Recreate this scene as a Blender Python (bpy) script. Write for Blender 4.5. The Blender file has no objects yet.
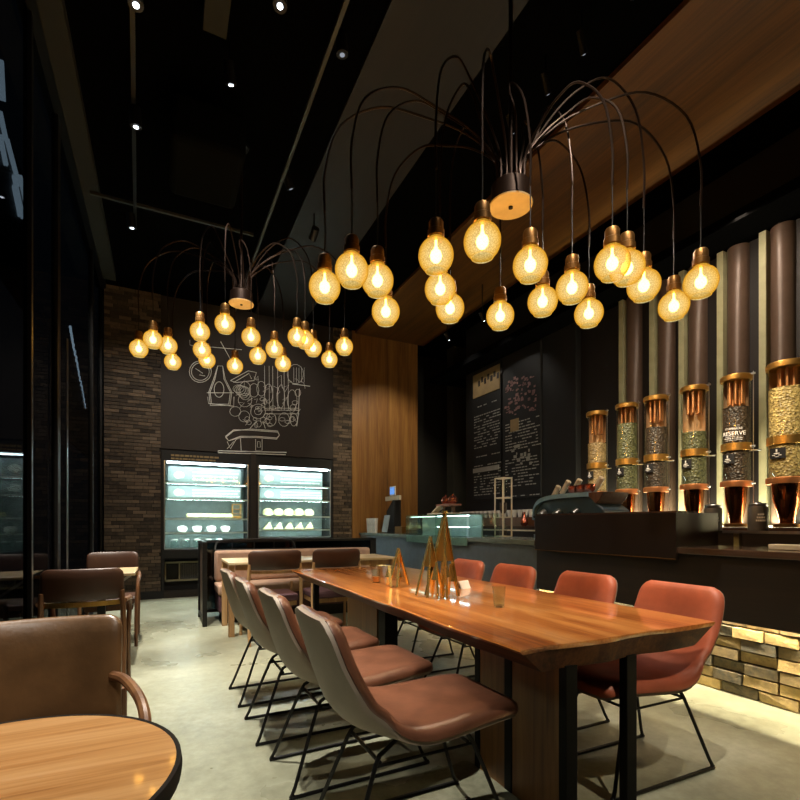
import bpy, math, random
from math import sin, cos, pi, radians, sqrt
from mathutils import Vector, Matrix
random.seed(7)
sc = bpy.context.scene
COL = sc.collection

# ------------------------------------------------------------------ camera
H = 1.2; FPX = 480.0; CX, HY = 400.0, 524.0; YAW = radians(26.3)
FW = (sin(YAW), cos(YAW)); RT = (cos(YAW), -sin(YAW))
cam = bpy.data.objects.new('camera', bpy.data.cameras.new('camera'))
COL.objects.link(cam); sc.camera = cam
cam.data.sensor_width = 36; cam.data.lens = 36*FPX/800
cam.data.shift_y = (HY-400)/800.0; cam.data.clip_start = .02
cam.location = (0, 0, H); cam.rotation_euler = (pi/2, 0, -YAW)

def dep(px, py, d):
    l = (px-CX)/FPX*d
    return Vector((RT[0]*l+FW[0]*d, RT[1]*l+FW[1]*d, H+(HY-py)/FPX*d))
def on_x(px, py, X):
    r = (px-CX)/FPX; return dep(px, py, X/(RT[0]*r+FW[0]))
def on_y(px, py, Y):
    r = (px-CX)/FPX; return dep(px, py, Y/(RT[1]*r+FW[1]))
def on_z(px, py, z):
    return dep(px, py, (H-z)*FPX/(py-HY))

# ------------------------------------------------------------------ materials
def lin(h):
    c = [int(h[i:i+2], 16)/255 for i in (0, 2, 4)]
    return tuple(x/12.92 if x <= .04045 else ((x+.055)/1.055)**2.4 for x in c)+(1,)
def newmat(name):
    m = bpy.data.materials.new(name); m.use_nodes = True
    nt = m.node_tree; b = nt.nodes['Principled BSDF']
    return m, nt, b
def texco(nt, scale=(1, 1, 1), rot=(0, 0, 0)):
    t = nt.nodes.new('ShaderNodeTexCoord'); mp = nt.nodes.new('ShaderNodeMapping')
    mp.inputs['Scale'].default_value = scale; mp.inputs['Rotation'].default_value = rot
    nt.links.new(t.outputs['Object'], mp.inputs['Vector']); return mp.outputs[0]
def noise(nt, vec, scale, detail=4, rough=.55, dist=0):
    n = nt.nodes.new('ShaderNodeTexNoise'); n.inputs['Scale'].default_value = scale
    n.inputs['Detail'].default_value = detail; n.inputs['Roughness'].default_value = rough
    n.inputs['Distortion'].default_value = dist
    nt.links.new(vec, n.inputs['Vector']); return n.outputs['Fac']
def ramp(nt, fac, stops):
    r = nt.nodes.new('ShaderNodeValToRGB'); e = r.color_ramp.elements
    while len(e) < len(stops): e.new(.5)
    for k, (p, c) in enumerate(stops):
        e[k].position = p; e[k].color = c if len(c) == 4 else tuple(c)+(1,)
    nt.links.new(fac, r.inputs['Fac']); return r.outputs['Color']
def bump(nt, b, fac, strength, dist=.01):
    bp = nt.nodes.new('ShaderNodeBump'); bp.inputs['Strength'].default_value = strength
    bp.inputs['Distance'].default_value = dist
    nt.links.new(fac, bp.inputs['Height']); nt.links.new(bp.outputs[0], b.inputs['Normal'])
def plain(name, hexc, rough=.5, metal=0, var=.12, nscale=9, bmp=0, coat=0, spec=.5):
    m, nt, b = newmat(name); c = lin(hexc)
    v = texco(nt); f = noise(nt, v, nscale)
    lo = tuple(x*(1-var) for x in c[:3])+(1,); hi = tuple(min(1, x*(1+var)) for x in c[:3])+(1,)
    nt.links.new(ramp(nt, f, [(.3, lo), (.7, hi)]), b.inputs['Base Color'])
    b.inputs['Roughness'].default_value = rough; b.inputs['Metallic'].default_value = metal
    b.inputs['Specular IOR Level'].default_value = spec
    if coat: b.inputs['Coat Weight'].default_value = coat; b.inputs['Coat Roughness'].default_value = .05
    if bmp: bump(nt, b, noise(nt, v, nscale*9, 3), bmp, .003)
    return m
def wood(name, cols, rough=.4, axis=1, sc_=(9, 60), coat=0, bmp=.1, spec=.5, coatr=.06):
    # grain runs along `axis`
    m, nt, b = newmat(name)
    s = [sc_[0]]*3; s[axis] = sc_[0]*.07
    v = texco(nt, tuple(s)); f = noise(nt, v, 1, 6, .6, .6)
    s2 = [sc_[1]]*3; s2[axis] = sc_[1]*.03
    f2 = noise(nt, texco(nt, tuple(s2)), 1, 3, .6)
    mx = nt.nodes.new('ShaderNodeMath'); mx.operation = 'MULTIPLY_ADD'; mx.inputs[1].default_value = .35
    nt.links.new(f2, mx.inputs[0]); 
    m2 = nt.nodes.new('ShaderNodeMath'); m2.operation = 'MULTIPLY'; m2.inputs[1].default_value = .75
    nt.links.new(f, m2.inputs[0]); nt.links.new(m2.outputs[0], mx.inputs[2])
    n = len(cols)
    nt.links.new(ramp(nt, mx.outputs[0], [(.36+.34*k/(n-1), lin(c)) for k, c in enumerate(cols)]), b.inputs['Base Color'])
    b.inputs['Roughness'].default_value = rough; b.inputs['Specular IOR Level'].default_value = spec
    if coat: b.inputs['Coat Weight'].default_value = coat; b.inputs['Coat Roughness'].default_value = coatr
    if bmp: bump(nt, b, mx.outputs[0], bmp, .002)
    return m
def emis(name, hexc, strength, sampling=None):
    m, nt, b = newmat(name)
    nt.nodes.remove(b); e = nt.nodes.new('ShaderNodeEmission')
    e.inputs['Color'].default_value = lin(hexc); e.inputs['Strength'].default_value = strength
    nt.links.new(e.outputs[0], nt.nodes['Material Output'].inputs['Surface'])
    if sampling: m.cycles.emission_sampling = sampling
    return m
def glass(name, tint='ffffff', ior=1.45, rough=0.0, glossmul=1.0):
    m, nt, b = newmat(name); nt.nodes.remove(b)
    tr = nt.nodes.new('ShaderNodeBsdfTransparent'); tr.inputs[0].default_value = lin(tint)
    gl = nt.nodes.new('ShaderNodeBsdfGlossy'); gl.inputs['Roughness'].default_value = rough
    fr = nt.nodes.new('ShaderNodeLayerWeight'); fr.inputs['Blend'].default_value = .5
    pw = nt.nodes.new('ShaderNodeMath'); pw.operation = 'POWER'; pw.inputs[1].default_value = 3.5
    nt.links.new(fr.outputs['Facing'], pw.inputs[0])
    ml = nt.nodes.new('ShaderNodeMath'); ml.operation = 'MULTIPLY_ADD'; ml.inputs[1].default_value = .75*glossmul; ml.inputs[2].default_value = .045*glossmul
    mx = nt.nodes.new('ShaderNodeMixShader')
    nt.links.new(pw.outputs[0], ml.inputs[0]); nt.links.new(ml.outputs[0], mx.inputs[0])
    nt.links.new(tr.outputs[0], mx.inputs[1]); nt.links.new(gl.outputs[0], mx.inputs[2])
    nt.links.new(mx.outputs[0], nt.nodes['Material Output'].inputs['Surface'])
    return m
def brickmat(name, c1, c2, c3, rough=.8, bs=.5):
    m, nt, b = newmat(name)
    a = nt.nodes.new('ShaderNodeAttribute'); a.attribute_name = 'tone'
    v = texco(nt); f = noise(nt, v, 22, 5, .65)
    mx = nt.nodes.new('ShaderNodeMath'); mx.operation = 'MULTIPLY_ADD'; mx.inputs[1].default_value = .5
    nt.links.new(f, mx.inputs[0])
    m2 = nt.nodes.new('ShaderNodeMath'); m2.operation = 'MULTIPLY'; m2.inputs[1].default_value = .5
    nt.links.new(a.outputs['Fac'], m2.inputs[0]); nt.links.new(m2.outputs[0], mx.inputs[2])
    nt.links.new(ramp(nt, mx.outputs[0], [(.22, lin(c1)), (.5, lin(c2)), (.78, lin(c3))]), b.inputs['Base Color'])
    b.inputs['Roughness'].default_value = rough
    bump(nt, b, noise(nt, v, 45, 6, .7), bs, .012)
    return m
def beanmat(name, c1, c2, scale=52):
    m, nt, b = newmat(name)
    v = nt.nodes.new('ShaderNodeTexVoronoi'); v.inputs['Scale'].default_value = scale
    nt.links.new(texco(nt), v.inputs['Vector'])
    mm = nt.nodes.new('ShaderNodeMixRGB'); mm.blend_type = 'MIX'
    mm.inputs[1].default_value = lin(c1); mm.inputs[2].default_value = lin(c2)
    nt.links.new(v.outputs['Color'], mm.inputs[0]); nt.links.new(mm.outputs[0], b.inputs['Base Color'])
    b.inputs['Roughness'].default_value = .45
    bump(nt, b, v.outputs['Distance'], 1.0, .01)
    return m

M = {}
M['black'] = plain('black_metal', '0a0909', .42, .2)
M['blackmatte'] = plain('black_paint', '0a0a0a', .7)
M['postblack'] = plain('matt_black_steel', '060606', .6, 0, spec=.2)
M['ceil'] = plain('ceiling_black', '040404', .95, spec=.02)
M['darkwall'] = plain('dark_wall_paint', '1c1a16', .7)
M['charcoal'] = plain('charcoal_wall', '2b2a24', .8, var=.2, nscale=2)
M['chalkboard'] = plain('chalkboard_paint', '2a221d', .75, var=.12, nscale=2)
M['chalk'] = plain('white_chalk', 'f0f0ec', .9)
M['rose'] = plain('rose_brown_leather', '64402f', .3, var=.35, nscale=7, bmp=.12)
M['red'] = plain('terracotta_leather', 'a8583e', .5, var=.18, nscale=7, bmp=.12)
M['shell'] = plain('taupe_shell', '8a7c6c', .6, var=.08, bmp=.06)
M['shelld'] = plain('taupe_shell_dark', '82756a', .6, var=.08, bmp=.06)
M['tan'] = plain('tan_leather', '5c4228', .34, var=.3, nscale=6, bmp=.25)
M['brownl'] = plain('dark_brown_leather', '3c2416', .45, var=.2, nscale=6, bmp=.1)
M['plum'] = plain('plum_fabric', '50333a', .7)
M['pinkbeige'] = plain('pink_beige_fabric', 'a88872', .8, bmp=.2)
M['ash'] = wood('ash_wood', ['8a6540', 'a88258', 'b89468'], .45, 2)
M['ashtop'] = wood('ash_table_top', ['b89a70', 'cdb48c', 'd8c4a0'], .35, 0)
M['walnut'] = wood('walnut_wood', ['3a2416', '5a3a22', '6b4a2c'], .4, 2)
M['tabletop'] = wood('varnished_slab_wood', ['6e3410', 'a8602a', 'c88040', 'dc9c58'], .28, 1, (7, 70), coat=1, bmp=.03, coatr=.035)
M['roundtop'] = wood('round_table_wood', ['8a5428', 'c08a52', 'd4a26a', 'dcae7c'], .38, 0, (9, 90), coat=.25, bmp=.05)
M['pedestal'] = wood('pedestal_wood', ['5a3a1c', '7c5428', '8f6534'], .5, 2)
M['wallwood'] = wood('wall_panel_wood', ['583814', '825828', '9a7038'], .45, 2, (6, 60))
M['ceilwood'] = wood('ceiling_panel_wood', ['3a2208', '5a380e', '704814'], .5, 1, (5, 45))
M['ceilbrown'] = wood('ceiling_panel_brown', ['0e0905', '160e07', '1c1209'], .6, 1)
M['counterwood'] = wood('counter_dark_wood', ['120c08', '1c130c', '261a10'], .5, 1)
M['countertop'] = wood('counter_top_wood', ['2e2018', '46342a', '584438'], .22, 1, coat=.4)
M['bluereflect'] = plain('blue_grey_reflection', '5a6670', .35, .1)  # blue-grey tone paints the light reflected in the far counter front
M['stone'] = plain('pale_green_stone', '6c7a74', .25, var=.15)
M['brick'] = brickmat('dark_brick', '2a221c', '4c4034', '6e5e4e')
M['mortar'] = plain('mortar', '1c1815', .9)
M['brickl'] = brickmat('split_face_brick', '4a4638', '8c7850', 'c8ac70', bs=1.0)
M['brass'] = plain('brass', 'd8aa5c', .36, 1, var=.1)
M['gold'] = plain('polished_gold', 'f0d07c', .2, .9, var=.1)
M['coppr'] = plain('copper', 'e09a64', .36, .9, var=.1)
M['oldgold'] = plain('old_gold_sheet', 'b88a44', .3, .9)
M['funnel'] = plain('dark_copper', 'a86840', .16, 1)
M['liner'] = plain('pale_copper_liner', 'd8aa80', .4, .5)
M['bronze'] = plain('aged_bronze', '7c5a30', .4, .8)
M['darkbronze'] = plain('dark_bronze_tube', '2c1e16', .4, .7)
M['steel'] = plain('brushed_steel', 'b8bcbe', .3, 1)
M['white'] = plain('white_ceramic', 'e4e2da', .3)
M['paper'] = plain('cream_paper', 'd8cdb4', .7)
M['grey'] = plain('grey_tin', '6a6866', .4, .2)
M['glass'] = glass('clear_glass', 'f4faf8', 1.45)
M['windowglass'] = glass('window_glass', '8a9296', 1.5, 0, .22)
M['tint'] = glass('smoked_glass', '5c6a70', 1.5)
M['greenglass'] = glass('greenish_glass', 'eaf4f0', 1.5, .05)
M['ledwarm'] = emis('warm_led', 'ffe8b8', 9)
M['ledcold'] = emis('cold_led', 'e4f6ff', 26)
M['ledcold2'] = emis('cold_led_lower', 'e8f4f4', 48)
M['lens'] = emis('lamp_lens', 'dfe8f4', 6, 'NONE')
M['lensdim'] = emis('added_lamp_dim_lens', 'dfe8f4', .25, 'NONE')  # dimmed so the lenses of the added spotlights hardly show
M['core'] = emis('glowing_filament', 'ffdf9c', 22, 'NONE')
M['screen'] = emis('blue_screen', '5c86c4', 1.0)
M['neon'] = emis('white_neon', 'c8d4e0', 2.2)
M['neondim'] = emis('dim_neon', 'c8d4e0', 1.2)
M['signcard'] = plain('grey_sign_card', '8e9694', .6)
M['bread'] = plain('cream_bread', 'd8cc94', .7, var=.3, nscale=30, bmp=.3)
M['cake'] = plain('pale_cake', 'dccf9a', .7, var=.3, nscale=20)
M['crate'] = plain('golden_basket', 'a87830', .6)
M['brownpil'] = plain('brown_lacquer', '5c4a3e', .4, .1, var=.1)
M['paleslat'] = plain('pale_green_slat', 'a4a480', .5)
M['darkslat'] = plain('dark_slat', '14100e', .6)
M['teal'] = plain('blue_enamel', '86b0cc', .25, .1)
M['tancard'] = plain('tan_board', '8c7650', .7)
M['greytext'] = plain('grey_lettering', '9a9a94', .7)
M['pinktext'] = plain('dusty_print', '7a5c5a', .7)
M['pot'] = plain('rose_copper', 'b06a58', .25, .9)
M['bean_tan'] = beanmat('beans_tan', '6a5230', 'b89868')
M['bean_green'] = beanmat('beans_green', '2e2e1c', '747048')
M['bean_dark'] = beanmat('beans_dark', '140e0a', '54402f')
M['bean_gold'] = beanmat('beans_gold', '6e562c', 'e0c078')

# floor: polished concrete
m, nt, b = newmat('polished_concrete'); M['floor'] = m
v = texco(nt); f = noise(nt, v, .9, 5, .55, .2); f2 = noise(nt, v, 14, 5, .7)
mx = nt.nodes.new('ShaderNodeMath'); mx.operation = 'MULTIPLY_ADD'; mx.inputs[1].default_value = .3
nt.links.new(f2, mx.inputs[0]); m2 = nt.nodes.new('ShaderNodeMath'); m2.operation = 'MULTIPLY'; m2.inputs[1].default_value = .7
nt.links.new(f, m2.inputs[0]); nt.links.new(m2.outputs[0], mx.inputs[2])
nt.links.new(ramp(nt, mx.outputs[0], [(.34, lin('6b6b58')), (.52, lin('92937e')), (.7, lin('b6b8a4'))]), b.inputs['Base Color'])
nt.links.new(ramp(nt, f, [(.3, (.22,)*3), (.7, (.42,)*3)]), b.inputs['Roughness'])
bump(nt, b, f2, .08, .004)
# amber crackled lamp glass: lets the filament show and glows
m, nt, b = newmat('amber_crackle_glass'); nt.nodes.remove(b); M['amber'] = m
vo = nt.nodes.new('ShaderNodeTexVoronoi'); vo.feature = 'DISTANCE_TO_EDGE'; vo.inputs['Scale'].default_value = 95
nt.links.new(texco(nt), vo.inputs['Vector'])
cr = ramp(nt, vo.outputs['Distance'], [(0.0, (.62, .55, .42, 1)), (.16, (1, 1, 1, 1)), (.4, (1, 1, 1, 1))])
lw2 = nt.nodes.new('ShaderNodeLayerWeight'); lw2.inputs['Blend'].default_value = .5
body = ramp(nt, lw2.outputs['Facing'], [(0.0, lin('fff0b0')), (.25, lin('ffdc84')), (.6, lin('e8b440')), (1.0, lin('b07818'))])
mc = nt.nodes.new('ShaderNodeMixRGB'); mc.blend_type = 'MULTIPLY'; mc.inputs[0].default_value = 1
nt.links.new(body, mc.inputs[1]); nt.links.new(cr, mc.inputs[2]); cr = mc.outputs[0]
em = nt.nodes.new('ShaderNodeEmission'); em.inputs['Strength'].default_value = .85; nt.links.new(cr, em.inputs['Color'])
tr = nt.nodes.new('ShaderNodeBsdfTransparent'); tr.inputs[0].default_value = lin('ffcf70')
lw = nt.nodes.new('ShaderNodeLayerWeight'); lw.inputs['Blend'].default_value = .35
rr = nt.nodes.new('ShaderNodeMapRange'); rr.inputs[3].default_value = .58; rr.inputs[4].default_value = .85
nt.links.new(lw.outputs['Facing'], rr.inputs[0])
ms = nt.nodes.new('ShaderNodeMixShader'); nt.links.new(rr.outputs[0], ms.inputs[0])
nt.links.new(tr.outputs[0], ms.inputs[1]); nt.links.new(em.outputs[0], ms.inputs[2])
nt.links.new(ms.outputs[0], nt.nodes['Material Output'].inputs['Surface']); m.cycles.emission_sampling = 'NONE'

# ------------------------------------------------------------------ mesh builder
class MB:
    def __init__(s): s.v = []; s.f = []; s.tone = []
    def _add(s, vs, fs, tone=None):
        o = len(s.v); s.v += [tuple(p) for p in vs]; s.f += [tuple(i+o for i in f) for f in fs]
        s.tone += [tone if tone is not None else .5]*len(fs); return s
    def box(s, x0, x1, y0, y1, z0, z1, rz=0, tone=None):
        vs = [(x, y, z) for z in (z0, z1) for y in (y0, y1) for x in (x0, x1)]
        if rz:
            c = Vector(((x0+x1)/2, (y0+y1)/2, 0)); R = Matrix.Rotation(rz, 3, 'Z')
            vs = [tuple(R @ (Vector(p)-c)+c) for p in vs]
        return s._add(vs, [(0, 2, 3, 1), (4, 5, 7, 6), (0, 1, 5, 4), (2, 6, 7, 3), (0, 4, 6, 2), (1, 3, 7, 5)], tone)
    def hexa(s, vs, tone=None):   # bottom ring of four, then top ring of four
        return s._add(vs, [(3, 2, 1, 0), (4, 5, 6, 7), (0, 1, 5, 4), (1, 2, 6, 5), (2, 3, 7, 6), (3, 0, 4, 7)], tone)
    def bar(s, p0, p1, w, h=None):
        p0, p1 = Vector(p0), Vector(p1); h = h or w; d = (p1-p0).normalized()
        up = Vector((0, 0, 1)) if abs(d.z) < .95 else Vector((1, 0, 0))
        a = d.cross(up).normalized()*w/2; c = a.cross(d).normalized()*h/2
        vs = [p0-a-c, p0+a-c, p0+a+c, p0-a+c, p1-a-c, p1+a-c, p1+a+c, p1-a+c]
        return s._add(vs, [(0, 1, 2, 3), (7, 6, 5, 4), (0, 4, 5, 1), (1, 5, 6, 2), (2, 6, 7, 3), (3, 7, 4, 0)])
    def tube(s, path, r, n=8, closed=False, caps=True):
        P = [Vector(p) for p in path]; m = len(P); rings = []; prev = None
        for i in range(m):
            if closed: d = P[(i+1) % m]-P[i-1]
            else: d = P[min(i+1, m-1)]-P[max(i-1, 0)]
            d.normalize()
            if prev is None:
                up = Vector((0, 0, 1)) if abs(d.z) < .9 else Vector((1, 0, 0)); a = d.cross(up).normalized()
            else:
                a = (prev-d*prev.dot(d)); a = a.normalized() if a.length > 1e-6 else prev
            prev = a; c = d.cross(a); rad = r[i] if isinstance(r, (list, tuple)) else r
            rings.append([P[i]+(a*cos(2*pi*k/n)+c*sin(2*pi*k/n))*rad for k in range(n)])
        vs = [p for g in rings for p in g]; fs = []
        for i in range(m if closed else m-1):
            j = (i+1) % m
            for k in range(n): fs.append((i*n+k, i*n+(k+1) % n, j*n+(k+1) % n, j*n+k))
        if caps and not closed: fs += [tuple(range(n))[::-1], tuple((m-1)*n+k for k in range(n))]
        return s._add(vs, fs)
    def cyl(s, p0, p1, r0, r1=None, n=20): return s.tube([p0, p1], [r0, r0 if r1 is None else r1], n)
    def lathe(s, prof, c=(0, 0, 0), n=24, cap0=False, cap1=False):
        vs = [(c[0]+r*cos(2*pi*k/n), c[1]+r*sin(2*pi*k/n), c[2]+z) for r, z in prof for k in range(n)]; fs = []
        for i in range(len(prof)-1):
            for k in range(n): fs.append((i*n+k, i*n+(k+1) % n, (i+1)*n+(k+1) % n, (i+1)*n+k))
        if cap0: fs.append(tuple(range(n))[::-1])
        if cap1: fs.append(tuple((len(prof)-1)*n+k for k in range(n)))
        return s._add(vs, fs)
    def prism(s, poly, z0, z1, axis='z', inset=0):
        n = len(poly)
        cx = sum(p[0] for p in poly)/n; cy = sum(p[1] for p in poly)/n
        def T(p, z): return {'z': (p[0], p[1], z), 'y': (p[0], z, p[1]), 'x': (z, p[0], p[1])}[axis]
        vs = [T(p, z0) for p in poly]+[T(p, z1) for p in poly]
        fs = [tuple(range(n))[::-1], tuple(range(n, 2*n))]+[(k, (k+1) % n, n+(k+1) % n, n+k) for k in range(n)]
        return s._add(vs, fs)
    def sheet(s, fn, nu, nv, t0, t1):
        # closed slab between two offsets of a surface fn(u,v,t), u,v in 0..1
        vs = [fn(i/nu, j/nv, t) for t in (t0, t1) for j in range(nv+1) for i in range(nu+1)]
        W = nu+1; N = W*(nv+1); fs = []
        for j in range(nv):
            for i in range(nu):
                a = j*W+i; fs.append((a, a+W, a+W+1, a+1)); fs.append((N+a, N+a+1, N+a+W+1, N+a+W))
        rim = [i for i in range(W)]+[j*W+nu for j in range(1, nv+1)]+[nv*W+i for i in range(nu-1, -1, -1)]+[j*W for j in range(nv-1, 0, -1)]
        for k in range(len(rim)):
            a, c = rim[k], rim[(k+1) % len(rim)]; fs.append((a, c, N+c, N+a))
        return s._add(vs, fs)
    def build(s, name, mat, parent=None, smooth=35, bevel=0, seg=2, off=(0, 0, 0), subsurf=0):
        me = bpy.data.meshes.new(name)
        if any(off): s.v = [(p[0]-off[0], p[1]-off[1], p[2]-off[2]) for p in s.v]
        me.from_pydata(s.v, [], s.f); me.validate()
        if any(t != .5 for t in s.tone):
            at = me.attributes.new('tone', 'FLOAT', 'FACE')
            for k in range(len(me.polygons)): at.data[k].value = s.tone[k]
        me.materials.append(mat); 
        import bmesh
        bm = bmesh.new(); bm.from_mesh(me); bmesh.ops.recalc_face_normals(bm, faces=bm.faces); bm.to_mesh(me); bm.free()
        if smooth:
            me.shade_smooth(); me.set_sharp_from_angle(angle=radians(smooth))
        o = bpy.data.objects.new(name, me); COL.objects.link(o)
        if any(off): o.location = off
        if parent: o.parent = parent
        if bevel:
            md = o.modifiers.new('bevel', 'BEVEL'); md.width = bevel; md.segments = seg; md.limit_method = 'ANGLE'; md.angle_limit = radians(40)
        if subsurf:
            md = o.modifiers.new('sub', 'SUBSURF'); md.levels = md.render_levels = subsurf
        return o
def B(*a, **k): return MB().box(*a, **k)
def tag(o, label, cat, group=None, kind=None):
    o['label'] = label; o['category'] = cat
    if group: o['group'] = group
    if kind: o['kind'] = kind
    return o
def thing(name, label, cat, loc=(0, 0, 0), rz=0, group=None):
    o = bpy.data.objects.new(name, None); COL.objects.link(o); o.empty_display_size = .1
    o.location = loc; o.rotation_euler = (0, 0, rz); return tag(o, label, cat, group)
def struct(name, mb, mat, **k):
    o = mb.build(name, mat, **k); o['kind'] = 'structure'; return o
def tree(o, parent=None):
    c = o.copy(); COL.objects.link(c); c.parent = parent
    for ch in [x for x in list(COL.objects) if x.parent == o]: tree(ch, c)
    return c
def dup(root, loc, rz=None, label=None, group=None):
    c = tree(root); c.location = loc
    if rz is not None: c.rotation_euler = (0, 0, rz)
    if label: c['label'] = label
    if group: c['group'] = group
    return c
def light(name, kind, loc, energy, color, size=.05, target=None, spot=None, blend=.6, parent=None, sx=None, sy=None):
    L = bpy.data.lights.new(name, kind); L.energy = energy; L.color = color
    if kind == 'AREA':
        L.shape = 'RECTANGLE'; L.size = sx or size; L.size_y = sy or size
    else: L.shadow_soft_size = size
    if kind == 'SPOT': L.spot_size = radians(spot); L.spot_blend = blend
    o = bpy.data.objects.new(name, L); COL.objects.link(o); o.location = loc
    if target is not None:
        o.rotation_euler = (Vector(target)-Vector(loc)).to_track_quat('-Z', 'Y').to_euler()
    if parent: o.parent = parent
    return o
ORD = ['leftmost', 'second from the left', 'third from the left', 'fourth from the left', 'fifth from the left', 'sixth from the left',
       'seventh from the left', 'eighth from the left', 'ninth from the left', 'tenth from the left', 'eleventh from the left', 'twelfth from the left']
CEIL = 4.9; YB = 8.64; XL = -.81; XR = 5.2

# ------------------------------------------------------------------ room shell
struct('floor', B(XL-.1, 6.6, -2.6, 9.6, -.1, 0), M['floor'])
struct('ceiling', B(XL-.1, 6.6, -2.6, 9.6, CEIL, CEIL+.1), M['ceil'])
struct('wall_front', B(XL-.1, 6.6, -2.7, -2.6, 0, CEIL), M['darkwall'])
struct('wall_right', B(6.5, 6.6, -2.6, 9.6, 0, CEIL), M['darkwall'])
struct('wall_back', B(XL-.1, 6.5, 9.3, 9.4, 0, CEIL), M['darkwall'])
def brickwork(x0, x1, y, z0, z1, bl=.2, bh=.056, dep_=.05, jit=.012, axis='y', gap=.008):
    # courses of separately laid bricks, in one mesh; axis 'y': face looks to -Y; 'x': face looks to -X
    mb = MB(); rows = int(round((z1-z0)/bh)); bh = (z1-z0)/rows
    for r in range(rows):
        p = x0-(bl/2 if r % 2 else 0)
        while p < x1-.01:
            L = bl*random.uniform(.85, 1.15); a, c = max(p, x0), min(p+L-gap, x1); p += L
            if c-a < .02: continue
            j = random.uniform(0, jit); za, zb = z0+r*bh+gap/2, z0+(r+1)*bh-gap/2; t = random.random()
            k = lambda: random.uniform(-.3, .3)*jit
            if axis == 'y':
                q = [(a, y-j+k(), za), (c, y-j+k(), za), (c, y+dep_, za), (a, y+dep_, za), (a, y-j+k(), zb), (c, y-j+k(), zb), (c, y+dep_, zb), (a, y+dep_, zb)]
            else:
                q = [(y-j+k(), a, za), (y-j+k(), c, za), (y+dep_, c, za), (y+dep_, a, za), (y-j+k(), a, zb), (y-j+k(), c, zb), (y+dep_, c, zb), (y+dep_, a, zb)]
            mb.hexa(q, t)
    return mb
XB0, XB1, XB2, XB3 = -.03, 2.87, 3.24, 4.66
struct('wall_back_left', brickwork(XL, XB0, YB, .12, CEIL), M['brick'], smooth=0)
struct('trim_1', B(XL, XB0, YB+.02, 9.3, 0, CEIL), M['mortar'])
struct('baseboard_back', B(XL, XB0+.02, YB-.03, YB+.02, 0, .12), M['blackmatte'], bevel=.004)
struct('wall_back_right', brickwork(XB1, XB2, YB, 0, CEIL), M['brick'], smooth=0)
struct('trim_2', B(XB1, XB2, YB+.02, 9.3, 0, CEIL), M['mortar'])
struct('trim_3', B(XB2+.002, XB3, YB-.02, 9.3, 0, CEIL), M['wallwood'])          # tall wood panel
struct('trim_4', B(3.3, 4.80, -2.6, YB-.02, CEIL-.05, CEIL), M['ceilwood'])      # the same wood runs over the ceiling
struct('trim_5', B(1.44, 2.3, -2.6, YB, CEIL-.03, CEIL), M['ceilbrown'])
struct('trim_6', B(XB3+.75, XR+1.2, 8.45, 8.7, 0, CEIL), M['charcoal'])
# dark recess between wood and menu wall is the open passage
struct('wall_right_bar', B(XR, XR+.2, 4.95, 7.67, 0, CEIL), M['blackmatte'])
struct('wall_right_slats', B(XR+.1, XR+.2, -2.0, 4.95, 0, CEIL-.02), M['darkslat'])
struct('trim_7', B(4.82, 6.5, -2.6, 8.4, 4.04, 4.14), M['ceil'])                  # lower dark ceiling behind the bar
# chalkboard wall over the cases
cb = thing('chalkboard', 'large dark brown chalkboard above the two display cases with a white chalk coffee drawing', 'chalkboard', (1.42, YB, 2.42))
B(XB0+.001-1.42, XB1-.001-1.42, 0, .08, .001, 2.47).build('board', M['chalkboard'], cb)

# chalk drawing strokes (drawn on the board face)
def Z(x, y):  # board-drawing sheet position -> board plane
    p = on_y(180+x/6.154, 340+y/6.154, YB); return (p.x-1.42, -.003, p.z-2.42)
mb = MB()
def stroke(pts, r=.0058, closed=False): mb.tube([Z(*p) for p in pts], r, 4, closed)
def ell(cx, cy, a, b2, n=18, r=.0055, a0=0, a1=360):
    pts = [(cx+a*cos(radians(a0+(a1-a0)*k/n)), cy+b2*sin(radians(a0+(a1-a0)*k/n))) for k in range(n+(0 if a1-a0 == 360 else 1))]
    stroke(pts, r, a1-a0 == 360)
ell(125, 195, 68, 66); ell(125, 195, 55, 54)
stroke([(95, 175), (140, 205), (118, 215), (155, 222)])
# flask lantern
for g in (0, 8): stroke([(215-g, 240), (185-g, 320), (195-g, 395+g), (300+g, 395+g), (310+g, 320), (270+g, 240), (262, 160), (232, 160), (215-g, 240)])
ell(240, 305, 30, 48); stroke([(165, 325), (330, 325)]); stroke([(170, 350), (175, 390), (330, 408), (332, 350)])
# roof lines and mountain
stroke([(310, 250), (420, 190), (470, 200), (455, 250), (345, 262), (310, 250)])
stroke([(330, 262), (425, 205), (440, 240)])
for k in range(5): ell(360+k*10, 300+7*k, 34, 24+4*k, r=.0032)
# cluster of cups, siphons and bottles
for (x, y, a, b_) in ((400, 300, 34, 44), (455, 310, 30, 42), (500, 300, 28, 46), (545, 330, 26, 60), (400, 370, 42, 42), (620, 350, 24, 70), (690, 370, 30, 64), (480, 440, 46, 46), (340, 440, 34, 30), (395, 470, 34, 34), (560, 490, 32, 40), (640, 490, 34, 42), (700, 490, 22, 40), (480, 440, 22, 20), (725, 325, 18, 22), (710, 210, 50, 60)):
    ell(x, y, a, b_, 14, .0035)
for x in (520, 548, 570, 600, 640, 665): stroke([(x, 160), (x+2, 430)], .0035)
for x in (700, 716, 732, 748, 764): stroke([(x, 170), (x, 262)], .0028)
for y in (420, 432, 455): stroke([(520, y), (735, y)], .0035)
stroke([(690, 270), (800, 285)], .006); stroke([(735, 300), (728, 455), (718, 530)])
stroke([(250, 10), (300, 100), (340, 180)]); stroke([(150, 40), (380, 60)]); stroke([(60, 0), (60, 30), (150, 60)])
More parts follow.
